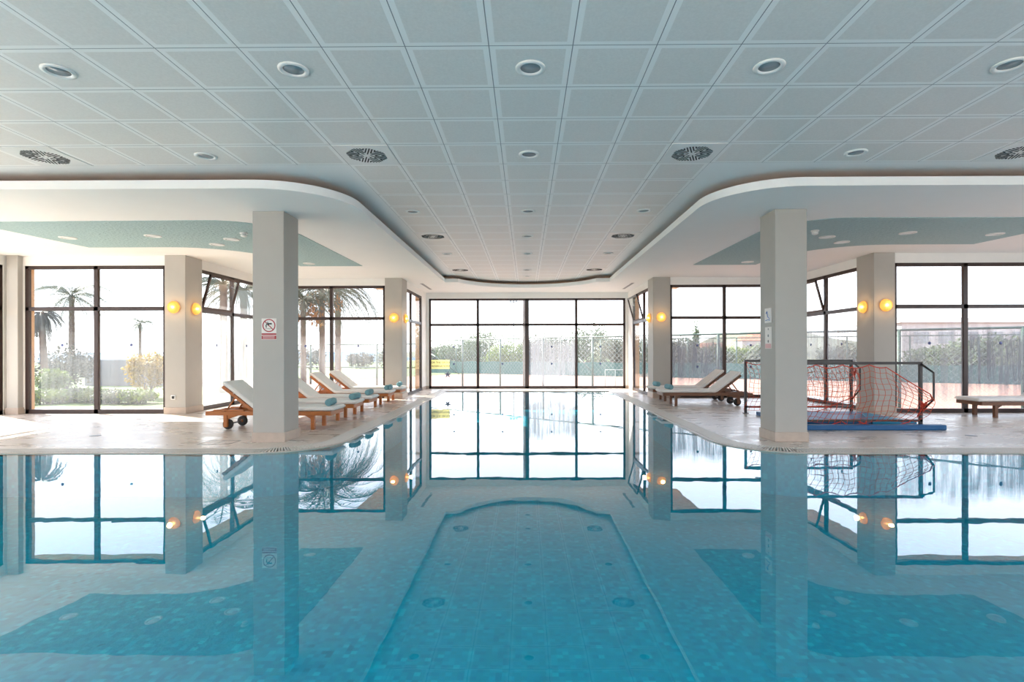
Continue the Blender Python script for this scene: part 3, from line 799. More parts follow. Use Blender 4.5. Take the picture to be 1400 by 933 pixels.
r2 = copy_tree(rl); r2['label'] = 'teak lounger with painted-in shade behind the nearer one of the right pair'; r2.location = (3.16, 13.72, .02)
r3 = copy_tree(rl); r3['label'] = 'teak lounger with painted-in shade, cut off at the right edge of the view, only foot end showing'; r3.location = (8.50, 10.35, .02)
for x, y, l in ((3.32, 12.55, 'rolled blue towel on the foot of the nearer right lounger'), (3.30, 13.65, 'rolled blue towel on the foot of the farther right lounger')):
    t = copy_tree(twl); t.location = (x, y, ZTOP); t['label'] = l; t.rotation_euler = (0, 0, R(5))

# goals -------------------------------------------------------------------------
def goal(x0, x1, y, label, stay_left, drape, seed):
    r = empty('water_polo_goal', ((x0 + x1) / 2, y, .02), label=label, cat='goal', group='water polo goals on the right deck')
    h = (x1 - x0) / 2; H = 1.09; q = .022
    m = MB()
    m.box(-h, h, -q, q, H - 2 * q, H); m.build('crossbar', M['goal'], r)
    m = MB(); m.box(-h, h, -q, q, .115, .115 + .035); m.build('bottom_bar', M['goal'], r)
    for s in (-1, 1):
        m = MB(); m.box(s * (h - q) - q, s * (h - q) + q, -q, q, 0, H - 2 * q); m.box(s * (h - q) - .05, s * (h - q) + .05, -.04, .04, 0, .012); m.build('post', M['goal'], r)
        if s < 0 and not stay_left: continue
        m = MB(); a = s * (h - q)
        m.tube([(a, 0, H - .03), (a + s * .01, -.27, .92), (a + s * .01, -.27, .50), (a, 0, .27)], .02, 4); m.build('side_stay', M['goal'], r)
    # net
    rnd = random.Random(seed); m = MB(); nx, nz = int(2 * h / .098), 10
    def pt(u, v):
        # u 0..1 across, v 0..1 from top down
        x = -h + .03 + u * (2 * h - .06)
        topz = H - .05 - .05 * abs(math.sin(u * 5 * math.pi))
        if drape and u > .72: topz = H - .07 - (u - .72) / .28 * .44
        botz = .10 + .04 * math.sin(u * 9 + seed)
        z = topz + (botz - topz) * v
        yy = -.03 - .20 * math.sin(math.pi * v) * (1 if not drape else 1.0) + .03 * math.sin(9 * u + 4 * v + seed)
        xx = x - .16 * v * (1 - v * .3) * (u if drape else .3) + .016 * math.sin(14 * v + 10 * u + seed)
        if drape and u > .72: yy -= .2 * (u - .72) / .28 * (1 - v)
        return (xx, yy, z)
    for i in range(nx + 1): m.tube([pt(i / nx, k / 14) for k in range(15)], .0038, 3, cap=False)
    for k in range(nz + 1): m.tube([pt(i / 30, k / nz) for i in range(31)], .0038, 3, cap=False)
    m.build('net', M['net'], r, recalc=False)
    m = MB()
    m.tube([pt(i / 60, 0) for i in range(61)], .008, 5)
    if drape:
        e = pt(1, 0)
        m.tube([e, (h + .0, -.22, .50), (h - .03, -.1, .42), (h - .05, -.05, .30), (h - .10, -.03, .2)], .010, 5)
        for k in range(7):
            a = k * .9; m.tube([(h - .03 + .05 * math.cos(a + j), -.06 - .05 * rnd.random(), .28 + .13 * rnd.random() + .02 * j) for j in range(5)], .008, 5)
    else:
        m.tube([(h - .03, -.03, .96), (h - .01, -.2, .80), (h, -.26, .65), (h - .04, -.1, .34), (h - .5, -.06, .14), (-h + .1, -.05, .13)], .009, 5)
        for k in range(5): m.tube([(h - .05 + .04 * rnd.random(), -.05 - .15 * rnd.random(), .7 + .25 * rnd.random()) for j in range(4)], .006, 5)
    # hanging loops below the bottom bar
    for c, w in ((.25 * h, .3), (-.4 * h, .3)) if not drape else ((.42 * h, .42), (-.55 * h, .35), (-.02, .2)):
        m.tube([(c - w + 2 * w * i / 12, -.035, .12 - .08 * math.sin(math.pi * i / 12)) for i in range(13)], .008, 5)
    m.build('net_rope', M['rope'], r)
    return r
goal(4.22, 6.40, 8.72, 'dark framed goal with orange net, nearer one beside the right column', True, True, 1)
goal(4.40, 6.58, 10.86, 'dark framed goal with orange net standing behind the nearer goal', False, False, 4)
r = empty('foam_mat', (5.5, 9.75, .02), label='flat blue foam mat lying between the two goals', cat='mat')
m = MB(); m.prism([(-1.0, -.72), (.28, -.72), (1.0, .80), (-1.0, .80)], 0, .075); m.build('dark_panel', M['blue'], r, bevel=.01)
m = MB(); m.prism([(.30, -.72), (1.05, -.72), (1.05, .80), (1.02, .80)], 0, .072); m.build('glare_panel', M['blue_glare'], r, bevel=.01)  # lighter blue wedge paints reflected glare on the mat
m = MB(); m.box(4.25, 6.66, 8.53, 8.66, .02, .105)
b = m.build('foam_beam', M['blue'], bevel=.015); tag(b, 'long dark blue foam beam on the floor in front of the nearer goal', 'float')

# signs ---------------------------------------------------------------------------
def text_mesh(body, size, mat, name, parent, loc, rot):
    cu = bpy.data.curves.new(name, 'FONT'); cu.body = body; cu.size = size; cu.align_x = 'CENTER'; cu.align_y = 'CENTER'; cu.extrude = .0008; cu.offset = size * .015
    to = bpy.data.objects.new(name, cu); COL.objects.link(to)
    dg = bpy.context.evaluated_depsgraph_get(); me = bpy.data.meshes.new_from_object(to.evaluated_get(dg))
    bpy.data.objects.remove(to); me.materials.clear(); me.materials.append(mat)
    o = bpy.data.objects.new(name, me); COL.objects.link(o); o.parent = parent; o.location = loc; o.rotation_euler = rot; return o
# no diving sign on left near column, front face y=7.48
r = empty('no_diving_sign', (-3.66, 7.478, 1.62), label='white and red round no-diving sign on the left column', cat='sign')
m = MB(); m.box(-.105, .105, -.004, 0, -.155, .145); m.build('board', M['signwhite'], r)
m = MB(); c0 = .045
ringp = []
for k in range(32):
    a0, a1 = 2 * math.pi * k / 32, 2 * math.pi * (k + 1) / 32
    q = [(rr * math.cos(a), rr * math.sin(a)) for rr, a in ((.092, a0), (.092, a1), (.078, a1), (.078, a0))]
    m.add([(x, -.006, c0 + z) for x, z in q] + [(x, -.003, c0 + z) for x, z in q], [(0, 1, 2, 3), (7, 6, 5, 4), (0, 4, 5, 1), (2, 6, 7, 3)])
m.tube([(-.062, -.005, c0 + .062), (.062, -.005, c0 - .062)], .006, 4)
m.build('red_ring', M['red'], r)
m = MB()
def lx(ps, rad): m.tube([(x, -.0045, c0 + z) for x, z in ps], rad, 5)
lx([(.028, .026), (.0, .024), (-.032, .018)], .011); lx([(-.03, .018), (-.042, .0), (-.036, -.03)], .007); lx([(-.01, .028), (-.022, .05)], .005); lx([(.0, .018), (-.015, -.004)], .006)
m.lathe([(0, -.0055), (.012, -.0055), (.012, -.002), (0, -.002)], 12, axis='y', o=(.03, 0, c0 + .024))
lx([(-.05, -.042), (-.03, -.048), (-.01, -.043), (.01, -.048), (.03, -.042)], .0025)
m.build('diver_pictogram', M['black'], r)
m = MB(); m.box(-.103, .103, -.006, -.003, -.087, -.065); m.box(-.103, .103, -.006, -.003, -.148, -.098)
m.build('red_bar', M['red'], r)
m = MB(); 
for z in (-.113, -.132):
    for k in range(8): m.box(-.085 + k * .021, -.085 + k * .021 + .016, -.0065, -.0055, z - .004, z + .004)
m.build('small_lettering', M['signwhite'], r)
# two notices on the right column's pool side (x = 3.40 face)
r = empty('blue_notice', (3.448, 7.68, 1.80), label='small framed blue and white notice on the right column', cat='sign')
m = MB(); m.box(-.012, 0, -.10, .10, -.105, .105); m.build('board', M['signwhite'], r)
m = MB(); m.tube([(-.0135, -.06, -.05), (-.0135, 0, -.02), (-.0135, .02, .06), (-.0135, .05, .03)], .006, 4); m.tube([(-.0135, -.07, -.07), (-.0135, 0, -.06), (-.0135, .07, -.07)], .005, 4)
m.build('blue_drawing', M['signblue'], r)
r = empty('pool_rules_notice', (3.448, 7.68, 1.48), label='tall pale notice with faint pictograms below the blue one', cat='sign')
m = MB(); m.box(-.006, 0, -.10, .10, -.155, .155); m.build('board', M['signwhite'], r)
m = MB()
for z, rr in ((.125, .014), (.03, .02), (-.05, .02)): m.lathe([(0, -.0075), (rr, -.0075), (rr, -.005), (0, -.005)], 12, axis='x', o=(0, 0, z))
m.build('pictograms', M['grey'], r)
m = MB(); m.box(-.0075, -.005, -.09, .09, -.15, -.085); m.build('pink_band', simple('pink_print', (.75, .45, .45), .6), r)
# yellow notice on the end window
r = empty('yellow_notice', (-2.95, YE - .002, .845), label='yellow paper notice with two lines of text on the end window', cat='sign')
m = MB(); m.box(-.315, .315, .028, .036, -.155, .155); m.build('paper', M['yellow'], r)
text_mesh('FOR THE GROUP', .092, M['ink'], 'lettering', r, (-.0, .026, .062), (R(90), 0, 0))
text_mesh('RESERVATIONS', .092, M['ink'], 'lettering', r, (.02, .026, -.062), (R(90), 0, 0))
m = MB(); st = []
for k in range(10):
    a = R(90 + 36 * k); rr = .13 if k % 2 == 0 else .05; st.append((rr * math.cos(a), rr * math.sin(a)))
m.add([(x, -.001, z) for x, z in st] + [(x, .001, z) for x, z in st] + [(0, -.001, 0), (0, .001, 0)], [(20, k, (k + 1) % 10) for k in range(10)] + [(21, 10 + (k + 1) % 10, 10 + k) for k in range(10)] + [(k, (k + 1) % 10, 10 + (k + 1) % 10, 10 + k) for k in range(10)])
s = m.build('star_sticker', simple('sticker_grey_blue', (.22, .26, .38), .5), loc=(-2.70, YE + .033, .50)); tag(s, 'grey blue star sticker on the end window below the yellow notice', 'sticker')
# wall socket
r = empty('wall_socket', (-7.27, 10.855, .36), label='small white power socket low on the left wall column', cat='socket')
m = MB(); m.box(-.045, .045, -.010, 0, -.045, .045); m.build('plate', M['plastic'], r, bevel=.003)
m = MB(); m.box(-.028, .028, -.013, -.009, -.028, .028); m.build('socket_face', M['black'], r)
# floor hatch and drains
r = empty('floor_hatch', (-4.35, 7.45, .0205), label='rectangular metal-edged access hatch in the left deck', cat='hatch')
m = MB()
for a in ((-.22, .22, -.16, -.145), (-.22, .22, .145, .16), (-.22, -.205, -.16, .16), (.205, .22, -.16, .16), (-.008, .008, -.16, .16)): m.box(*a, 0, .002)
m.build('frame', M['grey'], r)
m = MB(); m.box(-.2, .2, -.14, .14, 0, .001); m.build('cover', M['deck'], r)
for x, y, l in ((-6.6, 8.05, 'small round floor drain on the left deck'), (6.6, 8.0, 'small round floor drain on the right deck in front of the goal'), (7.6, 9.9, 'small round floor drain on the right deck near the cut-off lounger')):
    r = empty('floor_drain', (x, y, .0205), label=l, cat='drain', group='floor drains')
    m = MB(); m.lathe([(.055, 0), (.075, 0), (.075, .003), (.055, .003)], 20); m.build('rim', M['grey'], r)
    m = MB()
    for k in range(5): m.box(-.05, .05, -.042 + k * .02, -.034 + k * .02, 0, .002)
    m.build('grille', M['dark'], r)

# ------------------------------------------------------------------ outdoors
def G(name, poly, z, mat, label):
    mb = MB(); mb.prism(poly, z - .3, z); return S(name, mb, mat, label)
G('ground_lawn', [(-400, YA + T), (-XB - T, YA + T), (-XB - T, YC + T), (-8.9, YC + T), (-9.3, 17.0), (-16.5, 28), (-22, 38), (-400, 38)], -.06, M['lawn'], 'raised garden lawn left of the building')
G('ground_plinth', [(-8.9, YC + T), (-XD - T, YC + T), (-XD - T, YE + T), (XD + T, YE + T), (XD + T, YC + T), (XB + T, YC + T), (XB + T, YA + T), (40, YA + T), (40, 12.4), (8.6, 12.4), (8.6, 16.0), (5.0, 16.0), (5.0, 19.2), (-5.0, 19.2), (-5.0, 16.4), (-9.2, 16.4)], -.06, M['path'], 'paved ledge around the windows')
G('ground_far_lawn', [(-400, 38), (-22, 38), (-13, 38.5), (-5, 48), (-5, 100), (-400, 100)], -.72, M['lawn'], 'lower lawn towards the sea')
G('ground_bounce', [(-400, -60), (5, -60), (5, Y0 - T), (-XA - T, Y0 - T), (-XA - T, YA + T), (-400, YA + T)], -.06, M['path'], 'unseen pale paving added around the building to bounce light')  # unseen ground made pale so it bounces sun to the ceiling
G('ground_dim', [(5, -60), (400, -60), (400, YA + T), (XA + T, YA + T), (XA + T, Y0 - T), (5, Y0 - T)], -.06, simple('dull_paving', (.30, .30, .29), .9), 'unseen grey paving right of the building, darkened to dim that side')  # unseen ground kept dark to weaken the bounce on this side
mb = MB(); mb.prism([(-400, 11.2), (400, 11.2), (400, 100), (-400, 100)], -1.1, -.74)
S('ground_court', mb, M['clay'], 'reddish clay tennis court ground')
G('ground_sea', [(-1500, 100), (-25, 100), (-25, 2500), (-1500, 2500)], -1.6, M['sea'], 'pale blue sea beyond the garden')
G('ground_field', [(-25, 100), (800, 100), (800, 500), (-25, 500)], -.8, M['lawn'], 'field beyond the court')
mb = MB(); mb.prism([(-XA - 8, YA + T), (-XB - T, YA + T), (-XB - T, YA + 1.4), (-XA - 8, YA + 1.7)], -.06, -.03); S('ground_path', mb, M['gwall'], 'paved path outside the left window')
# court lines
mb = MB(); mb.box(-8, 30, 33.0, 33.12, -.74, -.736); mb.box(-8, 30, 37.4, 37.5, -.74, -.736); S('ground_lines', mb, M['house'], 'white painted court lines')

def px(x, Y): return (x - 719) / 728 * Y        # used only to read plan positions off the photo
def pz(y, Y): return 1.3 + (480 - y) / 728 * Y

def foliage(mb, c, rad, n, size, rnd, shell=.55):
    for _ in range(n):
        d = Vector((rnd.gauss(0, 1), rnd.gauss(0, 1), rnd.gauss(0, 1))).normalized()
        rr = shell + (1 - shell) * rnd.random()
        lump = 1 + .28 * noise.noise(d * 2.3 + Vector(c))
        p = Vector(c) + Vector((d.x * rad[0], d.y * rad[1], d.z * rad[2])) * rr * lump
        a = Vector((rnd.gauss(0, 1), rnd.gauss(0, 1), rnd.gauss(0, 1))).normalized()
        b = a.cross(d if abs(a.dot(d)) < .95 else Vector((1, 0, 0))).normalized()
        s = size * rnd.uniform(.6, 1.3)
        mb.add([p - a * s, p + b * s * .5, p + a * s, p - b * s * .5], [(0, 1, 2, 3)])
def bush(name, x, y, rx, rz, mat, label, cat='bush', n=900, size=.07, zc=None, trunk=True, grp=None, seed=1, ry=None, zb=-.05):
    rnd = random.Random(seed); e = empty(name, (x, y, zb), label=label, cat=cat, group=grp)
    zc = zc if zc is not None else rz * .9
    m = MB(); foliage(m, (0, 0, zc), (rx, ry or rx * .8, rz), n, size, rnd); 
    for k in range(5):
        a = rnd.random() * 6.28; foliage(m, (rx * .55 * math.cos(a), rx * .4 * math.sin(a), zc + rz * rnd.uniform(-.2, .45)), (rx * .5, rx * .45, rz * .5), n // 6, size, rnd)
    m.build('foliage', mat, e, recalc=False)
    m = MB()
    for k in range(4):
        a = k * 1.6 + seed; m.tube([(0.03 * math.cos(a), .03 * math.sin(a), 0), (rx * .25 * math.cos(a), rx * .2 * math.sin(a), zc * .6), (rx * .5 * math.cos(a), rx * .4 * math.sin(a), zc + rz * .3)], [.03 + rx * .02, .02 + rx * .01, .008], 5)
    m.build('stem', M['trunk'], e); return e

def palm(name, x, y, h, fr, label, nf=34, tr=.17, seed=1, lean=0, leafm='palm', eld=0, trm='trunk', dens=34, grp=None, fruit=False, lw=.022, zb=-.05):
    h -= zb
    rnd = random.Random(seed); e = empty(name, (x, y, zb), label=label, cat='palm tree', group=grp)
    m = MB(); ps = []; rs = []
    K = 26
    for i in range(K + 1):
        t = i / K; ps.append((lean * t * t, 0, h * t)); rs.append(tr * (1.15 - .3 * t) * (1 + .10 * (i % 2)) * (1.2 if t > .93 else 1))
    m.tube(ps, rs, 10); m.build('trunk', M[trm], e)
    m = MB()
    for k in range(nf):
        az = k * 2.39996 + rnd.random() * .4; el0 = R(rnd.uniform(-5, 82) + eld); Lf = fr * rnd.uniform(.8, 1.1)
        p = Vector((lean, 0, h)); pts = [p.copy()]; el = el0; nseg = 12
        for s_ in range(nseg):
            el -= R(rnd.uniform(6, 9.5)) + (.05 if el > 0 else .0)
            el = max(el, R(-80))
            p = p + Vector((math.cos(az) * math.cos(el), math.sin(az) * math.cos(el), math.sin(el))) * Lf / nseg
            pts.append(p.copy())
        m.tube(pts, [.022 * (1 - .85 * i / nseg) for i in range(nseg + 1)], 4)
        side = Vector((-math.sin(az), math.cos(az), 0))
        for j in range(dens):
            t = .12 + .88 * j / dens; f = t * nseg; i0 = min(int(f), nseg - 1); q = pts[i0].lerp(pts[i0 + 1], f - i0); dr = (pts[i0 + 1] - pts[i0]).normalized()
            ll = fr * .20 * math.sin(math.pi * (.15 + .8 * t)) ** .6
            for s_ in (-1, 1):
                dd = (dr * .75 + side * s_ * .75 + Vector((0, 0, -.45 + rnd.uniform(-.15, .2)))).normalized()
                tip = q + dd * ll; wv = dr * lw
                m.add([q - wv * .5, q + wv * .5, tip], [(0, 1, 2)])
    m.build('fronds', M[leafm], e, recalc=False)
    if fruit:
        m = MB()
        for k in range(6):
            a = k * 1.1; 
            for j in range(20):
                c = (lean + .55 * math.cos(a) + rnd.gauss(0, .10), .55 * math.sin(a) + rnd.gauss(0, .1), h - .45 + rnd.gauss(0, .16))
                m.tube([c, (c[0], c[1], c[2] - .09)], .03, 4)
        m.build('date_clusters', M['fruit'], e)
    return e
def gl(x, Y): return px(x, Y)
# left garden seen through the near left window
palm('palm_tree', px(93, 48), 48, pz(404, 48), 4.3, 'tall feathery palm in the left pane of the near left window', 40, .22, 3, zb=-.75, lw=.05)
palm('palm_tree', px(188, 90), 90, pz(441, 90), 2.8, 'small distant palm alone in the sky in the near left window', 26, .22, 5, zb=-.75, lw=.05)
palm('palm_tree', px(54, 15.5), 15.5, 2.45, .9, 'dark short palm with hanging fronds at the left edge of the near left window', 30, .085, 8, lean=-.12, leafm='leafd', eld=-40)
bush('garden_shrub', px(84, 19.5), 19.5, 1.0, .85, M['leafd'], 'greyish dark shrub below the tall palm', n=1400, seed=3)
bush('garden_shrub', px(64, 15.2), 15.2, .45, .36, M['leafl'], 'bright lime green rounded shrub at left window edge', n=900, size=.05, seed=4, zc=.52)
bush('garden_shrub', px(198, 15.5), 15.5, .62, .56, M['leafy'], 'tall yellow leaved shrub in the right pane of the near left window', n=1500, size=.055, seed=6, zc=.78)
bush('garden_shrub', px(224, 17.0), 17.0, .42, .58, M['leafl'], 'green shrub partly behind the yellow shrub beside the column', n=700, size=.055, seed=16, zc=.75)
for i, (a, Y, rx, l) in enumerate(((60, 13.8, .5, 'low ground shrub at the left end of the flower bed'), (92, 14.3, .6, 'low ground shrub second from the left in the flower bed'), (122, 14.2, .5, 'low ground shrub just left of the window mullion'), (150, 13.9, .55, 'low ground shrub just right of the window mullion'), (182, 13.8, .5, 'low ground shrub under the yellow shrub'))):
    bush('ground_shrub', px(a, Y), Y, rx, .20, M['leafp'] if i % 2 else M['leafl'], l, n=900, size=.045, seed=20 + i, grp='low shrubs outside the near left window')
mb = MB(); mb.box(px(110, 21), px(330, 21), 21, 21.2, -.05, pz(491, 21)); tag(mb.build('garden_wall', M['gwall']), 'low pale grey garden wall beyond the shrubs', 'wall')
# through return window and the window behind the loungers
palm('palm_tree', px(302, 17.5), 17.5, 3.5, 2.2, 'pale palm trunk seen in the left return window, nearer one', 30, .12, 11, trm='trunkgrey')
palm('palm_tree', px(330, 19.6), 19.6, 3.5, 2.2, 'pale palm trunk seen in the left return window beside the column', 30, .13, 12, trm='trunkgrey', zb=-.75)
palm('palm_tree', px(438, 19), 19, 3.5, 3.0, 'palm with orange date clusters behind the left loungers', 46, .10, 13, fruit=True, trm='trunkgrey', zb=-.75)
palm('palm_tree', px(412, 18.2), 18.2, 3.0, 1.7, 'palm with drooping orange clusters hidden partly by the signed column', 30, .09, 14, fruit=True, trm='trunkgrey', zb=-.75)
palm('palm_tree', px(460, 23), 23, 4.2, 3.2, 'slim palm with long fronds just right of the mullion behind loungers', 40, .12, 15, trm='trunkgrey', zb=-.75)
bush('garden_shrub', px(492, 62), 62, 1.65, 1.05, M['leafd'], 'grey spiky shrub between lawn and sea', n=900, size=.15, seed=31, zb=-.75)
bush('garden_shrub', px(422, 60), 60, 1.8, 1.4, M['leafd'], 'grey shrub left of the palms by the sea', n=700, size=.15, seed=32, zb=-.75)
bush('garden_shrub', px(528, 64), 64, 1.5, 1.5, M['leafp'], 'pale shrub beside the far left wall column', n=700, size=.15, seed=33, zb=-.75)

def fence(name, pts, H, label, step=1.35, posts=None, wire=.12, rails=(1.0,), matp='fence', wr=.0035, screen=0, post_r=.028, zb=-.05, rail_r=.022):
    e = empty(name, (0, 0, 0), label=label, cat='fence')
    P_ = [Vector((*p, 0)) for p in pts]
    rs = resample(pts, step)
    m_all = [(p.x, p.y) for p, d in rs] + [pts[-1]]
    for x, y in m_all:
        m = MB(); m.tube([(x, y, zb), (x, y, H)], post_r, 6); m.build('post', M[matp], e)
    m = MB()
    for f in rails: m.tube([(p.x, p.y, zb + (H - zb) * f) for p in P_], rail_r, 5)
    m.build('rail', M[matp], e)
    if wire:
        m = MB()
        for i in range(len(pts) - 1):
            a, b = Vector(pts[i]), Vector(pts[i + 1]); l = (b - a).length; d = (b - a) / l; k = -H; Hh = H - zb; k = -Hh
            while k < l:
                for sgn in (1, -1):
                    s0, s1 = k, k + Hh; z0, z1 = (zb, H) if sgn > 0 else (H, zb)
                    if s0 < 0: z0 = z0 + (z1 - z0) * (-s0 / Hh); s0 = 0
                    if s1 > l: z1 = z1 - (z1 - z0) * ((s1 - l) / max(1e-6, (s1 - s0))); s1 = l
                    if s1 - s0 > .02: m.tube([(*(a + d * s0), z0), (*(a + d * s1), z1)], wr, 3, cap=False)
                k += wire
        m.build('chain_link', M['mesh'], e, recalc=False)
    if screen:
        m = MB()
        for i in range(len(pts) - 1):
            a, b = Vector(pts[i]), Vector(pts[i + 1]); n_ = int((b - a).length / .4) + 1; d = (b - a).normalized(); nn = Vector((-d.y, d.x))
            prev = None
            for k in range(n_ + 1):
                p = a.lerp(b, k / n_) + nn * (.03 * math.sin(k * 1.7)) - nn * .05; z = screen + .03 * math.sin(k * 1.1)
                if prev: m.quad((prev[0].x, prev[0].y, zb), (p.x, p.y, zb), (p.x, p.y, z), (prev[0].x, prev[0].y, prev[1]))
                prev = (p, z)
        m.build('wind_screen', M['screen'], e, recalc=False)
    return e
fence('court_fence', [(-5.5, 30.08), (14.6, 13.3)], 1.9, 'dark green wire court fence running slantwise close to the end window', 2.72, wire=.2, zb=-.74, post_r=.05, rail_r=.035)
fence('court_fence', [(-9.5, 50), (6, 43), (34, 29)], 2.2, 'farther court fence with green wind screen at its foot', 3.4, wire=.4, screen=.36, zb=-.74, wr=.006, post_r=.05, rail_r=.035)
fence('court_fence', [(-17.5, 36), (-11.6, 31.5), (-5.7, 30.2)], 1.7, 'fence between the garden and the court behind the palms', 2.6, wire=0, rails=(1.0, .45), zb=-.74, post_r=.06, rail_r=.04)
# braces
mb = MB(); mb.tube([(px(589, 30.2), 30.2, pz(484, 30.2)), (px(626, 28.4), 28.4, pz(511, 28.4))], .03, 5); mb.build('brace', M['fence'], bpy.data.objects['court_fence'])
mb = MB(); mb.tube([(px(790, 24), 24, pz(490, 24)), (px(812, 23.2), 23.2, pz(513, 23.2))], .024, 5); mb.build('brace', M['fence'], bpy.data.objects['court_fence'])
# steel barrier on the court
e = empty('court_barrier', (px(840, 29), 29, -.74), label='low tubular barrier on the court in the right end pane', cat='barrier')
m = MB(); m.tube([(-.55, 0, 0), (-.55, 0, 1.0), (.55, 0, 1.0), (.55, 0, 0)], .025, 5); m.build('rail', M['mesh'], e)
m = MB(); m.tube([(0, 0, 0), (0, 0, 1.0)], .02, 5); m.build('upright', M['mesh'], e)
# poles
mb = MB(); mb.tube([(0, 0, 0), (0, 0, 8)], .055, 12); p = mb.build('flag_pole', M['pole'], loc=(px(715.5, 20), 20, -.74)); tag(p, 'thick pale grey pole just outside the end window left of the centre mullion', 'pole')
e = empty('floodlight_pole', (px(702, 75), 75, -.74), label='tall thin floodlight pole behind the tennis court', cat='floodlight')
m = MB(); m.tube([(0, 0, 0), (0, 0, 8.9)], [.09, .06], 8); m.build('pole', M['pole'], e)
m = MB(); m.tube([(-.6, 0, 8.9), (.6, 0, 8.9)], .05, 6); m.build('crossarm', M['pole'], e)
for k in (-1, 0, 1):
    m = MB(); m.box(k * .4 - .16, k * .4 + .16, -.2, .1, 8.9, 9.2); m.build('floodlight', M['lens'], e)
# trees behind the court
trees = [(598, 46, 1.3, 1.0, 'leafd', 'low brownish tree at the left edge of the end window'), (628, 40, 1.9, 1.35, 'leafg', 'green tree left of the first mullion in the end window'),
         (662, 42, 1.9, 1.9, 'leafg', 'highest rounded green tree in the second end pane'), (693, 36, 1.5, 1.15, 'leafl', 'lighter green tree below the floodlight pole'),
         (735, 38, 1.6, 1.45, 'leafp', 'pale tree behind the streaked third end pane, left'), (768, 40, 1.6, 1.5, 'leafp', 'pale tree behind the streaked third end pane, right'),
         (806, 38, 1.5, 1.9, 'leafg', 'taller dark green tree in the right end pane'), (842, 34, 1.6, 1.35, 'leafp', 'bushy green tree at the right of the end window'),
         (872, 36, 1.4, 1.4, 'leafp', 'green tree seen through the right return window'), (930, 32, 1.2, 1.3, 'leafp', 'tree at the left of the window behind the right loungers'),
         (976, 32, 1.2, 1.0, 'leafg', 'bushy tree just left of the mullion behind the right loungers'), (1012, 34, 1.6, .95, 'leafl', 'light green tree right of that mullion'),
         (1045, 33, 1.4, 1.1, 'leafp', 'tree hidden partly by the right signed column'), (1150, 27.5, 1.3, 1.0, 'leafp', 'tree seen through the right return window with the open vent'),
         (1290, 21, 1.5, .9, 'leafg', 'hedge tree behind the near right window, left pane'), (1350, 20, 1.5, 1.1, 'leafg', 'hedge tree behind the near right window, right pane'), (1400, 19, 1.4, 1.1, 'leafg', 'hedge tree at the right frame edge')]
for i, (a, Y, rx, rz, mt, l) in enumerate(trees):
    k = 1.75; Y *= k; zc = 1.3 + (rz * .75 - 1.35) * k + .74
    bush('court_tree', px(a, Y), Y, rx * k, rz * k, M[mt], l, 'tree', n=2600, size=.15, seed=50 + i, grp='trees behind the court', zc=zc, zb=-.74, ry=rx)
e = empty('cypress_tree', (px(950.5, 55), 55, -.74), label='tall narrow cypress behind the streaked right pane', cat='tree')
m = MB(); foliage(m, (0, 0, 2.9), (.45, .45, 2.2), 900, .13, random.Random(9), .3); m.build('foliage', M['leafg'], e, recalc=False)
m = MB(); m.tube([(0, 0, 0), (0, 0, 4.0)], [.1, .03], 6); m.build('trunk', M['trunk'], e)
# hills and houses on the right
def hill(name, x0, x1, Y, dep, hmax, label, seed):
    m = MB(); nx_, ny = 40, 8; V = []
    for j in range(ny + 1):
        for i in range(nx_ + 1):
            u, v = i / nx_, j / ny; x = x0 + (x1 - x0) * u; y = Y + dep * v
            hgt = hmax * math.sin(math.pi * u) ** .7 * math.sin(math.pi * v * .5 + .02) * (1 + .3 * noise.noise(Vector((x * .08, y * .08, seed))))
            V.append((x, y, -.2 + hgt))
    F = [(j * (nx_ + 1) + i, j * (nx_ + 1) + i + 1, (j + 1) * (nx_ + 1) + i + 1, (j + 1) * (nx_ + 1) + i) for j in range(ny) for i in range(nx_)]
    m.add(V, F, 0, True); return S(name, m, M['hill'], label, recalc=False)
hill('ground_hill', px(960, 110), px(1200, 110), 85, 40, 6.0, 'scrub covered hill on the right', 3)
hill('ground_hill', px(545, 140), px(640, 140), 120, 30, 2.6, 'low brown hill far left of the end window', 6)
def house(x, y, w, h, z, label):
    e = empty('hill_house', (x, y, z), label=label, cat='house', group='small houses on the hill')
    m = MB(); m.box(-w / 2, w / 2, -1.5, 1.5, -1.0, h); m.build('wall', M['house'], e)
    m = MB(); m.add([(-w / 2 - .2, -1.7, h), (w / 2 + .2, -1.7, h), (w / 2 + .2, 1.7, h), (-w / 2 - .2, 1.7, h), (-w / 2, 0, h + .7), (w / 2, 0, h + .7)], [(0, 1, 5, 4), (2, 3, 4, 5), (0, 4, 3), (1, 2, 5), (0, 3, 2, 1)]); m.build('roof', M['roof'], e)
    for k in (-1, 1):
        m = MB(); m.box(k * w * .25 - .25, k * w * .25 + .25, -1.56, -1.5, h * .35, h * .75); m.build('window', M['lens'], e)
house(px(1025, 88), 88, 4, 1.3, 1.6, 'small white house with red roof on the hill')
house(px(1040, 92), 92, 4, 1.3, 2.4, 'upper white house on the hill beside the right column')
house(px(972, 84), 84, 3.4, 1.0, .8, 'low house left of the mullion on the hill')
# large pale building at the far right
e = empty('white_building', (px(1340, 46), 46, -.05), label='long pale low building beyond the near right window', cat='building')
m = MB(); m.box(-7, 9, 0, 6, 0, 3.7); bw_ = simple('building_white', (.55, .54, .53), .9); m.build('wall', bw_, e)
m = MB(); m.prism([(-7.4, -.4), (9.4, -.4), (9.4, 6.4), (-7.4, 6.4)], 3.7, 4.1); m.build('roof', bw_, e)
for k in range(7):
    m = MB(); m.box(-6 + k * 2.1, -4.7 + k * 2.1, -.03, 0, 1.9, 2.9); m.build('window', M['lens'], e)

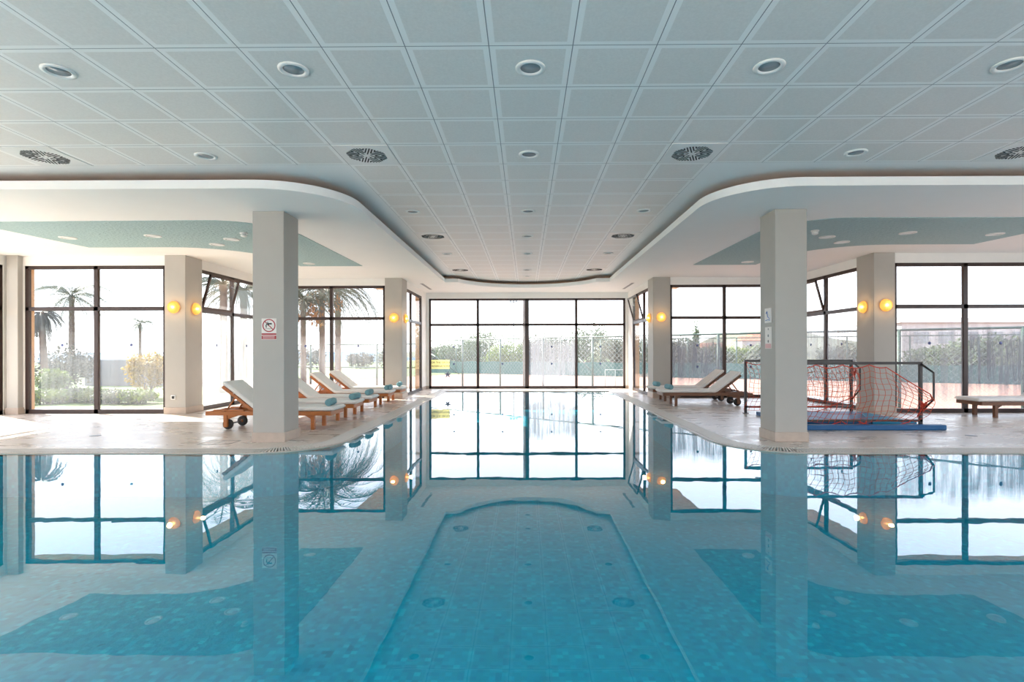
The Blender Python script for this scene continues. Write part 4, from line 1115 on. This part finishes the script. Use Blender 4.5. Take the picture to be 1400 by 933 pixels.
# ------------------------------------------------------------------ light
wd = bpy.data.worlds.new('sky'); SC.world = wd; wd.use_nodes = True; nt = wd.node_tree; nt.nodes.clear()
out = nt.nodes.new('ShaderNodeOutputWorld'); bg = nt.nodes.new('ShaderNodeBackground')
tc = nt.nodes.new('ShaderNodeTexCoord'); sp3 = nt.nodes.new('ShaderNodeSeparateXYZ'); L(nt, tc.outputs['Generated'], sp3.inputs[0])
ra = nt.nodes.new('ShaderNodeValToRGB'); L(nt, sp3.outputs[2], ra.inputs[0])
es = ra.color_ramp.elements; es[0].position = 0; es[0].color = (.96, .98, 1, 1); es[1].position = 1; es[1].color = (.78, .87, 1, 1)
e_ = es.new(.10); e_.color = (.86, .91, 1, 1); e_ = es.new(.30); e_.color = (.72, .80, 1, 1)
L(nt, ra.outputs[0], bg.inputs['Color']); bg.inputs['Strength'].default_value = 2.2
L(nt, bg.outputs[0], out.inputs[0])
try: wd.cycles.sampling_method = 'MANUAL'; wd.cycles.sample_map_resolution = 256
except Exception: pass
sl = bpy.data.lights.new('sun', 'SUN'); sl.energy = 12.0; sl.angle = R(.6); sl.color = (1, .93, .82)
so = bpy.data.objects.new('sun', sl); COL.objects.link(so)
so.rotation_euler = Vector((1, -.6, -.78)).to_track_quat('-Z', 'Y').to_euler()

cam = bpy.data.cameras.new('camera'); co = bpy.data.objects.new('camera', cam); COL.objects.link(co)
cam.sensor_width = 36; cam.lens = 728 / 1400 * 36; cam.sensor_fit = 'HORIZONTAL'
co.location = (-.04, 0, 1.3)
cam.shift_x = -12.6 / 1400; cam.shift_y = 13.5 / 1400
co.matrix_world = Matrix.Translation(co.location) @ Matrix.Rotation(R(.5), 4, 'Z') @ Matrix.Rotation(R(90), 4, 'X') @ Matrix.Rotation(R(-.12), 4, 'Z')
cam.clip_start = .05; cam.clip_end = 3000
SC.camera = co
SC.view_settings.view_transform = 'Standard'; SC.view_settings.look = 'None'; SC.view_settings.gamma = 1; SC.view_settings.use_curve_mapping = False
SC.view_settings.exposure = 0.95
cy = SC.cycles
cy.use_denoising = True; cy.max_bounces = 10; cy.diffuse_bounces = 6; cy.glossy_bounces = 5; cy.transparent_max_bounces = 24; cy.transmission_bounces = 6
cy.sample_clamp_indirect = 8; cy.caustics_reflective = False; cy.caustics_refractive = False
try: cy.use_light_tree = True
except Exception: pass
